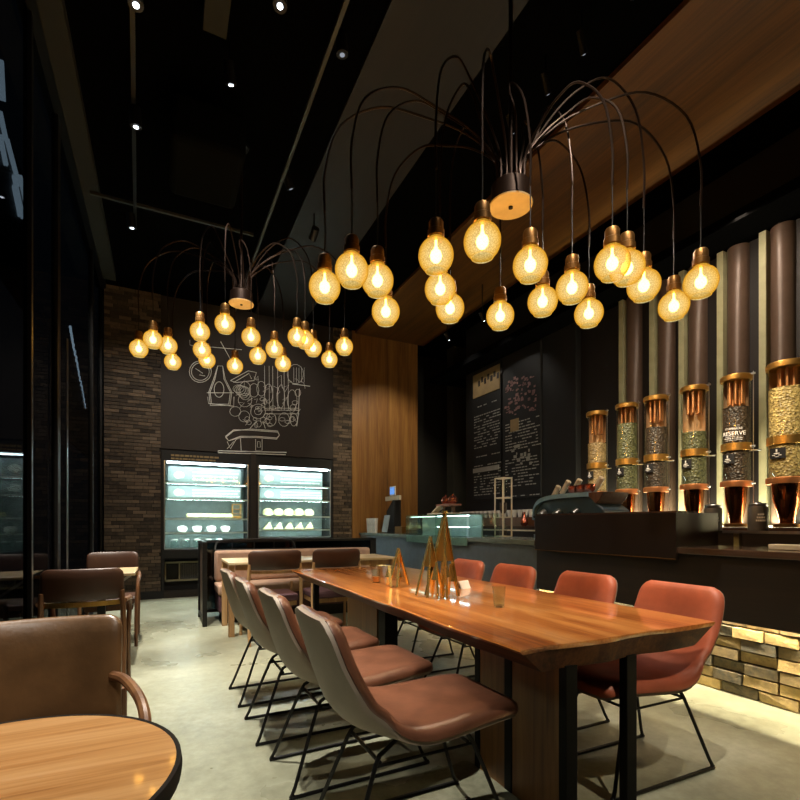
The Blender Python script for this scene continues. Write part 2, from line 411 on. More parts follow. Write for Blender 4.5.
for k in range(34):
    x = 340+12*k+random.uniform(-8, 8); y = random.uniform(220, 500)
    stroke([(x, y), (x+random.uniform(10, 40), y+random.uniform(-25, 25)), (x+random.uniform(-5, 30), y+random.uniform(10, 50))], .003)
for k in range(22): ell(470+random.uniform(-60, 240), 420+random.uniform(-60, 110), random.uniform(8, 20), random.uniform(8, 20), 10, .003)
stroke([(470, 500), (430, 545)], .005); stroke([(510, 500), (525, 545)], .005)
# press machine at the foot
for g in (0, 7): stroke([(280, 600-g), (330, 560-g), (430, 548+g), (600, 560+g), (612, 585), (595, 610-g), (470, 600-g), (370, 600-g), (300, 620), (280, 600-g)], .006)
stroke([(290, 625), (310, 670), (345, 612), (372, 605), (376, 680)], .005); stroke([(290, 670), (330, 625)], .004); 
stroke([(465, 610), (465, 680), (505, 680), (505, 610)], .005); stroke([(478, 625), (492, 625), (495, 660), (475, 660), (478, 625)], .004)
stroke([(235, 682), (655, 692)], .008); stroke([(235, 694), (650, 706)], .008); stroke([(235, 682), (235, 694)], .006)
mb.build('chalk_drawing', M['chalk'], cb, smooth=0)

# ------------------------------------------------------------------ window wall on the left
def ywin(px): return on_x(px, 500, XL).y
mul = [ywin(36), ywin(62), ywin(95), YB-.03]
mul = [-2.5, -.9, .7, 2.2]+mul
for k, y in enumerate(mul):
    w = .12 if k in (5, 6) else .05
    struct('window_frame_%d' % (k+1), B(XL-.07, XL-.02, y-w/2, y+w/2, .08, 4.85), M['black'], bevel=.004)
struct('window_sill', B(XL-.1, XL+.03, -2.6, YB, 0, .08), M['black'], bevel=.004)
struct('trim_9', B(XL-.1, XL+.03, -2.6, YB, 4.82, CEIL), M['black'])
for k in range(len(mul)-1):
    struct('window_%d' % (k+1), B(XL-.055, XL-.045, mul[k]+.03, mul[k+1]-.03, .08, 4.82), M['windowglass'], smooth=0)
struct('trim_10', B(XL+.02, XL+.03, ywin(64)-.012, ywin(64)+.012, .08, 2.9), M['steel'])
# pavement and dim street things outside the glass
struct('ground_outside', B(-7, XL-.1, -3, 14, -.12, -.02), plain('asphalt', '17181a', .8))
sg = thing('hanging_sign', 'dark blue outdoor sign beyond the glass with slanting white script', 'sign', (-1.15, 0, 0))
pa = on_x(69, 300, -1.15); pb = on_x(88, 300, -1.15)
B(-.03, 0, pa.y, pb.y, 2.35, 3.35).build('board', plain('blue_black_board', '182430', .6), sg)
mb = MB(); P0 = on_x(69, 328, -1.15); P1 = on_x(85, 408, -1.15); pts = []
for k in range(44):
    t = k/43; y = P0.y+(P1.y-P0.y)*t+.05*sin(k*1.9); z = P0.z+(P1.z-P0.z)*t+.03*cos(k*2.3); pts.append((.012, y, z))
mb.tube(pts, [.014*(1-.7*k/43)+.002 for k in range(44)], 5)
mb.build('script_lettering', M['neon'], sg)
sg = thing('shop_sign', 'tall outdoor sign with large pale slanting letters at upper left', 'sign', (-1.3, 0, 0))
def SP(px, py): p = on_x(px, py, -1.3); return (0, p.y, p.z)
q = [SP(-20, 60), SP(27, 60), SP(27, 235), SP(-20, 235)]
B(-.06, -.02, q[0][1], q[1][1], min(a[2] for a in q), q[0][2]).build('board', plain('dark_sign_board', '14171a', .6), sg)
mb = MB()
for a, c in (((0, 112), (6, 140)), ((0, 135), (6, 165)), ((7, 140), (19, 185)), ((14, 176), (23, 218)), ((14, 186), (20, 216)), ((20, 176), (26, 205)), ((0, 60), (2, 100)), ((-12, 90), (-2, 150))):
    p0, p1 = Vector(SP(*a)), Vector(SP(*c)); mb.bar(p0, p1, .03, .05)
mb.build('letters', M['neondim'], sg)

# ------------------------------------------------------------------ things under the ceiling
tr_ = thing('lighting_track', 'thin black ceiling track near the window wall carrying three spotlights', 'lighting track', (0, 0, 0))
def trk(p0, p1, name='lighting_track', w=.03):
    return MB().bar(p0, p1, w, w)
trk((-.10, 1.6, 4.55), (-.28, 6.2, 4.55)).build('rail', M['black'], tr_)
for y in (2.0, 4.4, 6.1): MB().cyl((-.10-.039*(y-1.6), y, 4.56), (-.10-.039*(y-1.6), y, CEIL), .008).build('suspension_rod', M['black'], tr_)
rl = tag(trk((1.12, 3.0, CEIL-.14), (1.08, 8.4, CEIL-.14)).build('ceiling_rail', plain('grey_rail', '3c3c38', .5)), 'long grey rail under the dark ceiling running toward the back wall', 'rail')
rl = tag(trk((-.7, 6.1, CEIL-.14), (1.0, 6.1, CEIL-.14)).build('ceiling_rail', plain('grey_rail2', '34342f', .5)), 'short cross rail under the dark ceiling above the far chandelier', 'rail')
tag(B(-.78, -.62, 2.6, 8.2, CEIL-.12, CEIL-.02).build('ceiling_batten', plain('olive_batten', '1e1d12', .8)), 'olive batten under the ceiling along the window wall', 'batten')
tag(B(.26, .42, 1.9, 3.75, CEIL-.12, CEIL-.02).build('ceiling_batten', plain('olive_batten2', '1e1d12', .8)), 'short olive batten ending above the window-side aisle', 'batten')
mb = MB(); mb.box(.05, .65, 4.3, 5.1, 4.35, 4.75)
tag(mb.build('ceiling_duct', plain('duct_dark', '090a08', .9, spec=.05), bevel=.06, seg=3), 'dark boxy air duct hanging under the ceiling before the far chandelier', 'duct')
def spotlamp(loc, target, energy, spot, label, color=(1, .93, .82), size=.04, body=.045, group='ceiling spotlights', mount=CEIL, blend=.7, lens='lens'):
    t = thing('spotlight', label, 'spotlight', loc, 0, group)
    d = (Vector(target)-Vector(loc)).normalized()
    MB().cyl(-d*.14, d*.0, body, n=14).build('housing', M['black'], t)
    MB().cyl(d*.001, d*.004, body*.42, n=14).build('lens', M[lens], t)
    MB().cyl(-d*.07, (-d.x*.07, -d.y*.07, mount-loc[2]), .008, n=6).build('stem', M['black'], t)
    L = light('lamp', 'SPOT', tuple(d*.03), energy, color, size, None, spot, blend, t)
    L.rotation_euler = d.to_track_quat('-Z', 'Y').to_euler()
    return t
spotlamp(tuple(on_z(136, 5, 4.4)), (.45, 3.0, 0), 720, 52, 'ceiling spotlight nearest the camera above the window-side aisle', mount=4.53)
spotlamp(tuple(on_z(136, 127, 4.4)), (.1, 4.9, 0), 760, 46, 'ceiling spotlight above the middle of the window-side aisle', mount=4.53)
spotlamp(tuple(on_z(132, 228, 4.4)), (.15, 6.8, 0), 680, 46, 'ceiling spotlight above the far aisle near the brick wall', mount=4.53)
spotlamp(tuple(on_z(280, 6, 4.6)), (.55, 2.4, .5), 120, 40, 'ceiling spotlight above the taupe-backed chairs')
spotlamp(tuple(on_z(231, 85, 4.6)), (1.3, 5.7, .6), 190, 60, 'ceiling spotlight above the far dining table')
spotlamp((.2, 1.0, 4.6), (-.35, 2.2, .4), 220, 44, 'added ceiling spotlight above the tan leather armchair', lens='lensdim')  # this and the dim-lens lamps below are added, unseen sources for extra brightness
spotlamp((1.5, .9, 4.7), (2.45, 2.5, .6), 300, 44, 'added ceiling spotlight above the terracotta chairs', (1, .86, .7), lens='lensdim')
spotlamp((1.7, -.6, 4.6), (1.75, 2.2, .75), 260, 34, 'added ceiling spotlight behind the camera lighting the communal table', (1, .84, .62), lens='lensdim')
spotlamp((1.2, 3.4, 4.7), (1.6, 3.6, .75), 120, 40, 'added ceiling spotlight above the far half of the communal table', (1, .84, .62), lens='lensdim')
spotlamp((-.3, -.8, 4.6), (-.3, 1.0, .8), 300, 40, 'added ceiling spotlight behind the camera lighting the round table', lens='lensdim')
spotlamp((1.2, 5.0, 4.7), (3.4, 6.2, .8), 150, 60, 'added ceiling spotlight aimed at the far counter front', lens='lensdim')
spotlamp((.2, 5.4, 4.7), (-.4, 8.6, 2.0), 120, 60, 'added ceiling spotlight washing the left brick wall', lens='lensdim')
spotlamp((2.95, .8, 4.6), (2.75, 1.0, 0), 120, 46, 'added ceiling spotlight above the floor in front of the counter', lens='lensdim')
spotlamp((1.6, 5.6, 4.6), (1.45, 8.64, 3.0), 90, 70, 'added ceiling spotlight washing the chalkboard', (1, .92, .8), lens='lensdim')
spotlamp((3.6, 6.2, 4.6), (3.95, 8.6, 2.3), 150, 60, 'added ceiling spotlight washing the tall wood panel', (1, .85, .6), lens='lensdim')
spotlamp((4.4, 7.0, 4.35), (5.2, 6.9, 3.2), 16, 80, 'small spotlight aimed at the tan menu header', size=.03, body=.03)
spotlamp((4.4, 6.0, 4.3), (5.2, 6.0, 3.0), 12, 80, 'small spotlight in front of the right-hand menu board', size=.03, body=.03)

# ------------------------------------------------------------------ chandeliers
A_PX = [(324.7, 287), (351.7, 270.4), (377.5, 280.5), (385.8, 311.6), (436, 255.8), (440.2, 288.8), (450, 308.3), (482.3, 241.5), (500.2, 316), (530.2, 264.9), (542.6, 301.5), (572, 287.7), (588.8, 313.5), (612.2, 263.4), (627, 268), (643.8, 285.5), (673.8, 306), (700.8, 282)]
B_PX = [(138.8, 348.8), (153, 339.7), (168, 345.6), (172.8, 362), (200, 331.6), (202, 350), (207, 360), (225, 324), (235, 366), (251, 337), (257.8, 356), (274.4, 349), (283, 363.7), (297, 337), (305, 340), (313, 348), (329.4, 359.4), (344.4, 346.6)]
def catmull(P, n=5):
    P = [Vector(p) for p in P]; Q = [P[0]*2-P[1]]+P+[P[-1]*2-P[-2]]; out = []
    for i in range(1, len(Q)-2):
        for k in range(n):
            t = k/n; a, b_, c, d = Q[i-1], Q[i], Q[i+1], Q[i+2]
            out.append(.5*((2*b_)+(c-a)*t+(2*a-5*b_+4*c-d)*t*t+(3*b_-3*c+d-a)*t**3))
    out.append(P[-1]); return out
def chandelier(axis, hubz, zb, pxs, label, energy):
    X, Y = axis; root = thing('chandelier', label, 'chandelier', (X, Y, hubz), 0, 'branching chandeliers')
    MB().lathe([(.0, .11), (.08, .11), (.105, .09), (.11, 0), (.11, -.012), (.0, -.012)], n=32).build('hub', M['darkbronze'], root)
    MB().lathe([(.0, -.022), (.116, -.020), (.118, -.013), (0, -.013)], n=36).build('hub_plate', plain('pale_brass_plate', 'd8c49a', .6, .1), root)
    MB().cyl((0, 0, -.03), (0, 0, -.021), .012, n=12).build('finial', M['black'], root)
    MB().cyl((0, 0, .1), (0, 0, CEIL-hubz-.03), .012, n=10).build('stem', M['darkbronze'], root)
    MB().lathe([(0, -.03), (.07, -.03), (.075, 0), (0, 0)], (0, 0, CEIL-hubz), 20).build('ceiling_rose', M['black'], root)
    rnd = random.Random(5); n = len(pxs)
    angs = []
    for k, (px, py) in enumerate(pxs):
        d = (zb-H)*FPX/(HY-py); p = dep(px, py, d); rel = Vector((p.x-X, p.y-Y, p.z-hubz))
        R_ = sqrt(rel.x**2+rel.y**2); u = Vector((rel.x/R_, rel.y/R_, 0)); ap = .26+.16*rnd.random()
        bow = u.cross(Vector((0, 0, 1)))*rnd.uniform(-.09, .09)
        def q(fr, z, w=0): return u*fr+bow*w+Vector((0, 0, z))
        path = catmull([q(.075, .08), q(.085, .24, .1), q(.12+.12*R_, .24+ap*.45, .6), q(.40*R_+.06, .20+ap*.85, 1), q(.70*R_, .20+ap, .9), q(.92*R_, .14+ap*.82, .35), q(R_, ap*.55-.02), q(R_, ap*.2-.12)])
        arm = MB().tube(path, .0062, 6).build('arm', M['darkbronze'], root)
        top = rel+Vector((0, 0, .175))
        e = path[-1]; MB().tube([e, (e+top)/2+Vector((.002, 0, 0)), top], .0034, 5).build('cord', M['black'], arm)
        MB().lathe([(.006, .175), (.03, .172), (.036, .16), (.036, .125), (.041, .12), (.041, .09), (.036, .085), (.036, .075), (.0, .075)], rel, 18).build('socket', M['bronze'], arm)
        prof = [(.037, .083), (.05, .068)]+[(.086*cos(radians(a)), .086*sin(radians(a))) for a in range(42, -60, -8)]+[(.052, -.074), (.047, -.076)]
        g = MB().lathe(prof, (0, 0, 0), 24).build('glass_globe', M['amber'], arm); g.location = rel
        MB().lathe([(.0, -.034), (.015, -.03), (.026, -.016), (.029, .0), (.024, .018), (.011, .032), (.006, .05), (.006, .075)], rel, 14).build('filament_bulb', M['core'], arm)
        L = light('bulb_light', 'POINT', rel+Vector((0, 0, -.02)), energy, (1, .76, .46), .03, parent=arm)
    return root
chandelier((1.71, 2.09), 2.96, 2.50, A_PX, 'large near chandelier of arching tubes and amber globe bulbs above the long communal table', 5.5)
chandelier((.69, 4.90), 3.37, 2.95, B_PX, 'farther chandelier of arching tubes and amber globe bulbs in front of the chalkboard wall', 5.0)

# ------------------------------------------------------------------ communal table
t = thing('communal_table', 'long varnished live-edge slab table on black posts under the near chandelier', 'table', (1.70, 3.0, 0))
rnd = random.Random(3)
def ring(dx, z, w):
    pts = []; x0, x1, y0, y1 = -.565+dx, .585-dx, -1.66+dx*.2, 1.69-dx
    n = 26
    for k in range(n+1): pts.append((x0+w*.004*sin(k*.9+1), y0+(y1-y0)*k/n, z))
    for k in range(1, 8): pts.append((x0+(x1-x0)*k/8, y1+w*.006*sin(k*1.3), z))
    for k in range(n, -1, -1): pts.append((x1+w*.004*sin(k*.7), y0+(y1-y0)*k/n, z))
    for k in range(7, 0, -1): pts.append((x0+(x1-x0)*k/8, y0+w*.006*sin(k*1.7), z))
    return pts
rings = [ring(.12, .648, 2), ring(.10, .662, 3), ring(.022, .732, 2), ring(0, .744, 1), ring(.005, .75, 1)]
def skin(rings, name, mat):
    n = len(rings[0]); vs = [p for r in rings for p in r]; fs = [tuple(range(n))[::-1], tuple((len(rings)-1)*n+k for k in range(n))]
    for i in range(len(rings)-1):
        for k in range(n): fs.append((i*n+k, i*n+(k+1) % n, (i+1)*n+(k+1) % n, (i+1)*n+k))
    MB()._add(vs, fs).build(name, mat, t)
skin([ring(.012, .731, 2)]+rings[3:], 'table_top', M['tabletop'])
skin([rings[0], rings[1], ring(.018, .7305, 2)], 'live_edge', wood('rough_live_edge', ['2a160a', '4e2c16', '6e4422'], .6, 1, (8, 60), spec=.25))
def post(x, y, w=.06, w2=None):
    w2 = w2 or w; B(x-1.70-w/2, x-1.70+w/2, y-3-w2/2, y-3+w2/2, .0, .655).build('leg', M['postblack'], t, bevel=.003)
post(1.414, 1.385, .06, .04); post(1.754, 1.385, .06, .04); post(1.414, 1.72, .05); post(1.414, 1.955, .05, .04); post(1.45, 3.13, .10, .12); post(1.30, 4.42, .05); post(2.08, 4.42, .05)
for (x, y0, y1) in ((1.414, 1.411, 1.694), (1.414, 1.746, 1.934), (1.414, 3.20, 3.82)):
    B(x-1.72, x-1.68, y0-3, y1-3, .0, .655).build('side_panel', M['pedestal'], t)
B(1.44-1.7, 1.66-1.7, 1.93-3, 1.97-3, .0, .655).build('cross_panel', M['pedestal'], t)
for y in (4.42,):
    B((1.414 if y < 2 else 1.30)-1.7, (1.754 if y < 2 else 2.08)-1.7, y-3-.025, y-3+.025, .615, .654).build('top_rail', M['black'], t)

# ------------------------------------------------------------------ shell chairs (local: faces +X)
PR = [(-.40, .885), (-.388, .83), (-.368, .73), (-.34, .63), (-.305, .545), (-.24, .487), (-.14, .460), (.0, .455), (.14, .463), (.27, .471), (.345, .468), (.38, .452)]
PRC = catmull([(a, 0, b_) for a, b_ in PR], 5)
def prof(v):
    x = v*(len(PRC)-1); i = min(int(x), len(PRC)-2); return PRC[i].lerp(PRC[i+1], x-i)
def chair_surf(u, v, t):
    s = 2*u-1; vv = .5-.5*cos(pi*v)*1.0 if False else v
    p = prof(vv); d = (prof(min(1, vv+.02))-prof(max(0, vv-.02))).normalized(); nrm = Vector((-d.z, 0, d.x))
    if nrm.z < 0 and vv > .5: nrm = -nrm
    if vv <= .5 and nrm.x < 0: nrm = -nrm
    w = .212+.046*sin(pi*min(1, vv/.9))
    e = .13
    if vv < e: w *= .72+.28*sqrt(max(0, 1-(1-vv/e)**2))
    if vv > 1-e: w *= .72+.28*sqrt(max(0, 1-(1-(1-vv)/e)**2))
    lift = .078*exp_(vv)*abs(s)**2.3
    shr = 1-.10*abs(s)**4*exp_(vv)
    q = p+nrm*(lift+t)
    crn = 0
    if vv < .02: crn = 0
    return (q.x, s*w*shr, q.z)
def exp_(v):
    # wing height along the profile: strong at the bend, small at both ends
    return max(.06 if v > .5 else .10, math.exp(-((v-.43)/(.25 if v < .43 else .11))**2))
def shell_chair(leather, shellm, label, group):
    c = thing('shell_chair', label, 'chair', (0, 0, 0), 0, group)
    MB().sheet(chair_surf, 22, 40, -.022, -.004).build('outer_shell', shellm, c, smooth=60)
    def pad(u, v, t):
        s = 2*u-1; k = 1-(abs(s)**8); kk = 1-abs(2*v-1)**14
        q = Vector(chair_surf(.5+(u-.5)*1.0, .004+v*.992, (-.006 if t < .004 else .010+.034*max(0, k*kk)**.5)))
        return (q.x, q.y*1.03, q.z)
    MB().sheet(pad, 22, 40, .001, .02).build('upholstery', leather, c, smooth=60)
    # sled base: two side loops and cross tubes
    for s in (-1, 1):
        yt, yb = .13*s, .195*s
        loop = [(-.17, yt, .395), (-.21, yt*1.06, .35), (-.325, yb*.97, .05), (-.345, yb, .022), (-.325, yb, .009), (-.30, yb, .009), (.30, yb, .009), (.325, yb, .009), (.345, yb, .022), (.32, yb*.97, .05), (.20, yt*1.06, .36), (.16, yt, .395)]
        MB().tube(catmull(loop, 3), .0085, 8, closed=False).build('sled_leg', M['black'], c)
        MB().tube([(-.17, yt, .395), (-.12, yt, .43), (-.06, yt, .436), (.12, yt, .44), (.16, yt, .395)], .008, 8).build('seat_rail', M['black'], c)
    for x, z in ((-.19, .36), (.18, .36)):
        MB().cyl((x, -.135, z), (x, .135, z), .0075, n=8).build('cross_tube', M['black'], c)
    for s in (-1, 1): MB().cyl((-.205, .135*s, .35), (.195, .135*s, .35), .006, n=8).build('side_tube', M['black'], c)
    return c
LEFT = [(.875, 1.68, 0, 'rose-brown leather chair with taupe shell nearest the camera, left of the communal table'),
        (.84, 2.28, .02, 'taupe-backed chair second from the camera on the left of the communal table'),
        (.80, 2.86, .0, 'taupe-backed chair third from the camera on the left of the communal table'),
        (.785, 3.48, .03, 'taupe-backed chair farthest from the camera on the left of the communal table')]
g = 'taupe-backed shell chairs on the left side of the communal table'
c0 = shell_chair(M['rose'], M['shell'], LEFT[0][3], g)
for k, (x, y, r, lb) in enumerate(LEFT):
    if k == 0: c0.location = (x, y, 0); c0.rotation_euler.z = r
    else: dup(c0, (x, y, 0), r, lb)
RIGHT = [(2.075, 1.63, pi-.02, 'terracotta chair nearest the camera on the counter side of the communal table'),
         (2.07, 2.24, pi, 'terracotta chair second from the camera on the counter side of the communal table'),
         (2.055, 2.92, pi+.02, 'terracotta chair third from the camera, right of the tall gold ornament'),
         (2.045, 3.54, pi, 'terracotta chair farthest from the camera, partly behind the tall gold ornament')]
g = 'terracotta shell chairs on the counter side of the communal table'
c1 = shell_chair(M['red'], M['shelld'], RIGHT[0][3], g)
for k, (x, y, r, lb) in enumerate(RIGHT):
    if k == 0: c1.location = (x, y, 0); c1.rotation_euler.z = r
    else: dup(c1, (x, y, 0), r, lb)

# ------------------------------------------------------------------ leather and wood dining chairs (local: faces +Y, back at y=-.25)
def slabpoly(w, h, r, n=6):
    pts = []
    for cx, cy, a0 in ((w-r, h-r, 0), (-w+r, h-r, 90), (-w+r*.6, -h+r*.6, 180), (w-r*.6, -h+r*.6, 270)):
        rr = r if cy > 0 else r*.6
        for k in range(n+1): a = radians(a0+90*k/n); pts.append((cx+rr*cos(a), cy+rr*sin(a)))
    return pts
def club_chair(leather, woodm, label, w=.25, ztop=.90, zbot=.68, arms=True, group=None, rail=True, thick=.045, seatm=None, seatz=.475, armpts=None):
    c = thing('dining_armchair', label, 'chair', (0, 0, 0), 0, group)
    h = (ztop-zbot)/2; zc = (ztop+zbot)/2; n = 12; mb = MB()
    # curved padded back: strips following a shallow arc
    poly = slabpoly(w, h, .05)
    nx = 17; vs = []; fs = []
    def yb(x, z): return -.27+.05*(x/w)**2-(z-.45)*.10
    def hz(x):  # top and bottom of the pad at x
        e = max(0, abs(x)-(w-.05))/.05; c_ = sqrt(max(0, 1-e*e)); return zc-h+.03*(1-c_), zc+h-.05*(1-c_)
    nz = 9
    for side in (0, 1):
        for i in range(nx):
            s_ = -1+2*i/(nx-1); x = w*sin(s_*pi/2); lo, hi = hz(x)
            for j in range(nz):
                f_ = .5-.5*cos(pi*j/(nz-1)); z = lo+(hi-lo)*f_
                puff = (1-abs(s_)**6)*(1-abs(2*f_-1)**5); y = yb(x, z)+(1 if side else -1)*(thick*.18+thick*.4*puff)
                vs.append((x, y, z))
    N = nx*nz
    for i in range(nx-1):
        for j in range(nz-1):
            a = i*nz+j; fs.append((a, a+nz, a+nz+1, a+1)); fs.append((N+a, N+a+1, N+a+nz+1, N+a+nz))
    rim = [j for j in range(nz)]+[i*nz+nz-1 for i in range(1, nx)]+[(nx-1)*nz+j for j in range(nz-2, -1, -1)]+[i*nz for i in range(nx-2, 0, -1)]
    for k in range(len(rim)):
        a, c_ = rim[k], rim[(k+1) % len(rim)]; fs.append((a, c_, N+c_, N+a))
    MB()._add(vs, fs).build('backrest', leather, c, smooth=70)
    if rail:
        pts = [(x, yb(x, zbot)-.0, zbot-.022) for x in [w*(-1+2*k/10)*.98 for k in range(11)]]
        mb = MB()
        for k in range(10): mb.bar(pts[k], pts[k+1], .02, .032)
        mb.build('back_rail', M['brass'] if rail == 'brass' else woodm, c, smooth=0)
    seat = MB().prism(slabpoly(w-.015, .235, .06), seatz-.07, seatz).build('seat', seatm or leather, c, bevel=.018, seg=3)
    B(-w+.03, w-.03, -.2, .2, seatz-.12, seatz-.07).build('seat_frame', woodm, c, bevel=.005)
    for s in (-1, 1):
        MB().tube(catmull([(s*(w-.005), -.33, 0), (s*(w-.0), -.27, .3), (s*(w+.0), -.26, .5), (s*(w-.01), -.275, zbot+.06)], 4), [.014]+[.017]*11+[.014], 8).build('leg', woodm, c)
        if armpts:
            MB().tube(catmull([(s*(w+a_), b_, c_) for a_, b_, c_ in armpts], 5), .02, 10).build('armrest', woodm, c); continue
        MB().tube(catmull([(s*(w+.0), .24, 0), (s*(w+.0), .215, .35), (s*(w+.01), .20, .56)]+([(s*(w+.012), .17, .625)] if arms else []), 4), .0165, 8).build('leg', woodm, c)
        if arms:
            MB().tube(catmull([(s*(w+.012), .185, .60), (s*(w+.016), .12, .645), (s*(w+.018), -.05, .665), (s*(w+.004), -.27, .68)], 5), .0175, 8).build('armrest', woodm, c)
    return c
M['bronzewood'] = M['walnut']
ca = club_chair(M['tan'], M['walnut'], 'scuffed tan leather armchair beyond the round table in the left foreground', w=.255, ztop=.815, zbot=.37, rail=False, thick=.075, seatz=.41, armpts=[(-.03, -.20, .575), (.02, -.12, .572), (.075, .05, .55), (.10, .17, .50), (.10, .23, .38), (.09, .25, .18), (.08, .26, 0)])
ca.location = (-.41, 2.10, 0); ca.rotation_euler.z = pi
cbk = club_chair(M['brownl'], M['walnut'], 'dark brown chair back with brass rail directly behind the tan armchair', w=.235, ztop=.905, zbot=.69, rail='brass')
cbk.location = (-.475, 4.06, 0)
cc = dup(cbk, (-.47, 5.62, 0), pi, 'brown leather chair facing the camera in front of the brick wall')
cd = club_chair(M['brownl'], M['ash'], 'dark brown chair with ash legs at the far table, the left one of two', w=.265, ztop=.935, zbot=.74, arms=False, group='dark brown chairs at the far dining table', seatm=M['plum'])
cd.location = (1.02, 5.17, 0)
dup(cd, (1.67, 5.17, 0), 0, 'dark brown chair at the far table, the right one of two')

# small tables on the left
t = thing('bistro_table', 'round wooden table with black edge in the left foreground', 'table', (-.27, .954, 0))
MB().lathe([(0, .772), (.292, .772), (.292, .79), (0, .79)], n=72).build('table_top', M['roundtop'], t)
MB().lathe([(.2921, .760), (.300, .760), (.302, .775), (.300, .7905), (.2921, .7905)], n=72).build('edge_band', M['blackmatte'], t)
MB().lathe([(0, .0), (.19, 0), (.19, .012), (.03, .03), (.028, .75), (.10, .765), (0, .765)], n=32).build('pedestal', M['black'], t)
t = thing('square_table', 'small pale wood table between the two chairs near the window wall', 'table', (-.48, 4.92, 0))
B(-.28, .27, -.3, .3, .765, .79).build('table_top', M['ashtop'], t, bevel=.004)
B(-.03, .03, -.03, .03, .02, .765).build('pedestal', M['black'], t); B(-.2, .2, -.2, .2, 0, .02).build('base', M['black'], t)
for s in (-1, 1): MB().bar((.03*s, 0, .6), (.24*s, 0, .755), .02).build('brace', M['steel'], t)

# ------------------------------------------------------------------ far dining group
t = thing('far_dining_table', 'long pale ash table in front of the upholstered bench', 'table', (1.6, 5.75, 0))
B(-.98, 1.0, -.42, .3, .765, .792).build('table_top', M['ashtop'], t, bevel=.004)
for x in (-.945, .96):
    for y in (-.37, .26): B(x-.03, x+.03, y-.03, y+.03, 0, .765).build('leg', M['ash'], t, bevel=.004)
B(-.9, .92, -.36, -.33, .70, .765).build('apron', M['ash'], t)
t = thing('bench_sofa', 'pink-beige upholstered bench behind the far dining table', 'bench', (1.65, 6.35, 0))
B(-1.05, 1.05, -.25, .22, .14, .34).build('base', M['plum'], t, bevel=.01)
B(-1.06, 1.06, -.27, .22, .34, .47).build('seat_cushion', M['pinkbeige'], t, bevel=.03, seg=3)
B(-1.06, 1.06, .10, .25, .47, .86).build('back_cushion', M['pinkbeige'], t, bevel=.035, seg=3)
B(-1.0, 1.0, -.2, .2, .0, .14).build('plinth', M['blackmatte'], t)
t = thing('tube_rail', 'black bent-tube back rail rising behind the far table', 'rail', (1.12, 6.635, 0))
a = .5
MB().tube(catmull([(-a-.02, -.05, .86), (-a+.01, 0, .955), (-a+.12, 0, .99), (0, 0, .995), (a-.12, 0, .99), (a-.01, 0, .955), (a+.02, -.05, .86)], 5), .014, 8).build('top_tube', M['black'], t)
for x in (-.3, -.02, .24): MB().cyl((x, 0, .86), (x, 0, .99), .008, n=6).build('upright', M['black'], t)
MB().cyl((-a, 0, .862), (a, 0, .862), .01, n=6).build('lower_tube', M['black'], t)
t = thing('partition_screen', 'low black-framed smoked glass partition between the bench and the display cases', 'partition', (0, 0, 0))
x0, x1, yp = .44, 2.86, 6.72
for (x, y, w) in ((x0, 6.05, .05), (x0, yp, .06), (1.65, yp, .04), (x1, yp, .09)): B(x-w/2, x+w/2, y-.025, y+.025, 0, .985).build('post', M['black'], t, bevel=.003)
B(x0, x1, yp-.025, yp+.025, .955, .99).build('top_rail', M['black'], t); B(x0, x1, yp-.025, yp+.025, .05, .09).build('bottom_rail', M['black'], t)
B(x0-.025, x0+.025, 6.05, yp, .955, .99).build('top_rail', M['black'], t); B(x0-.025, x0+.025, 6.05, yp, .05, .09).build('bottom_rail', M['black'], t)
B(x0+.03, x1-.045, yp-.005, yp+.005, .09, .955).build('glass_pane', M['tint'], t, smooth=0)
B(x0-.008, x0+.008, 6.075, yp-.03, .09, .955).build('side_panel', M['brownpil'], t, smooth=0)

# ------------------------------------------------------------------ display cases
def case(x0, x1, zlo, shelves, ztop, lit, label):
    t = thing('display_case', label, 'display case', ((x0+x1)/2, YB, 0), 0, 'lit display cases')
    w = (x1-x0)/2; yb = .55
    B(-w, w, yb, yb+.04, 0, 2.4).build('back_panel', M['steel'] if 0 else plain('case_back', '7c8886', .5), t)
    for s in (-1, 1): B(s*w-.04 if s > 0 else -w, w if s > 0 else -w+.04, 0, yb, 0, 2.4).build('side_panel', M['blackmatte'], t)
    B(-w+.04, w-.04, 0, yb, ztop+.03, 2.4).build('header', M['blackmatte'], t)
    B(-w+.04, w-.04, .0, yb, zlo-.16, zlo-.02).build('floor_panel', M['blackmatte'], t)
    B(-w+.04, w-.04, .30, yb, .06, zlo-.16).build('machine_housing', M['blackmatte'], t)
    B(-w+.04, w-.04, -.01, .05, 0, .12).build('plinth', M['counterwood'], t)
    for k, z in enumerate(shelves):
        sh = B(-w+.05, w-.05, .04, yb-.02, z-.012, z).build('shelf', M['greenglass'], t)
        B(-w+.05, w-.05, .028, .04, z-.022, z+.004).build('shelf_edge', M['white'], sh)
        if k in lit: B(-w+.08, w-.08, .045, .075, z-.021, z-.014).build('light_strip', M['ledcold' if k < 1 else 'ledcold2'], sh)
    B(-w+.08, w-.08, .05, .11, ztop-.0, ztop+.02).build('light_strip', M['ledcold'], t)
    fr = MB()
    for s in (-1, 1): fr.box(s*(w-.045)-.008, s*(w-.045)+.008, -.004, .012, zlo, ztop+.03)
    fr.box(-w+.04, w-.04, -.004, .012, zlo-.012, zlo+.006)
    fr.build('front_frame', M['steel'], t)
    B(-w+.055, w-.055, .0, .006, zlo, ztop+.02).build('glass_front', M['glass'], t, smooth=0)
    return t, w, yb
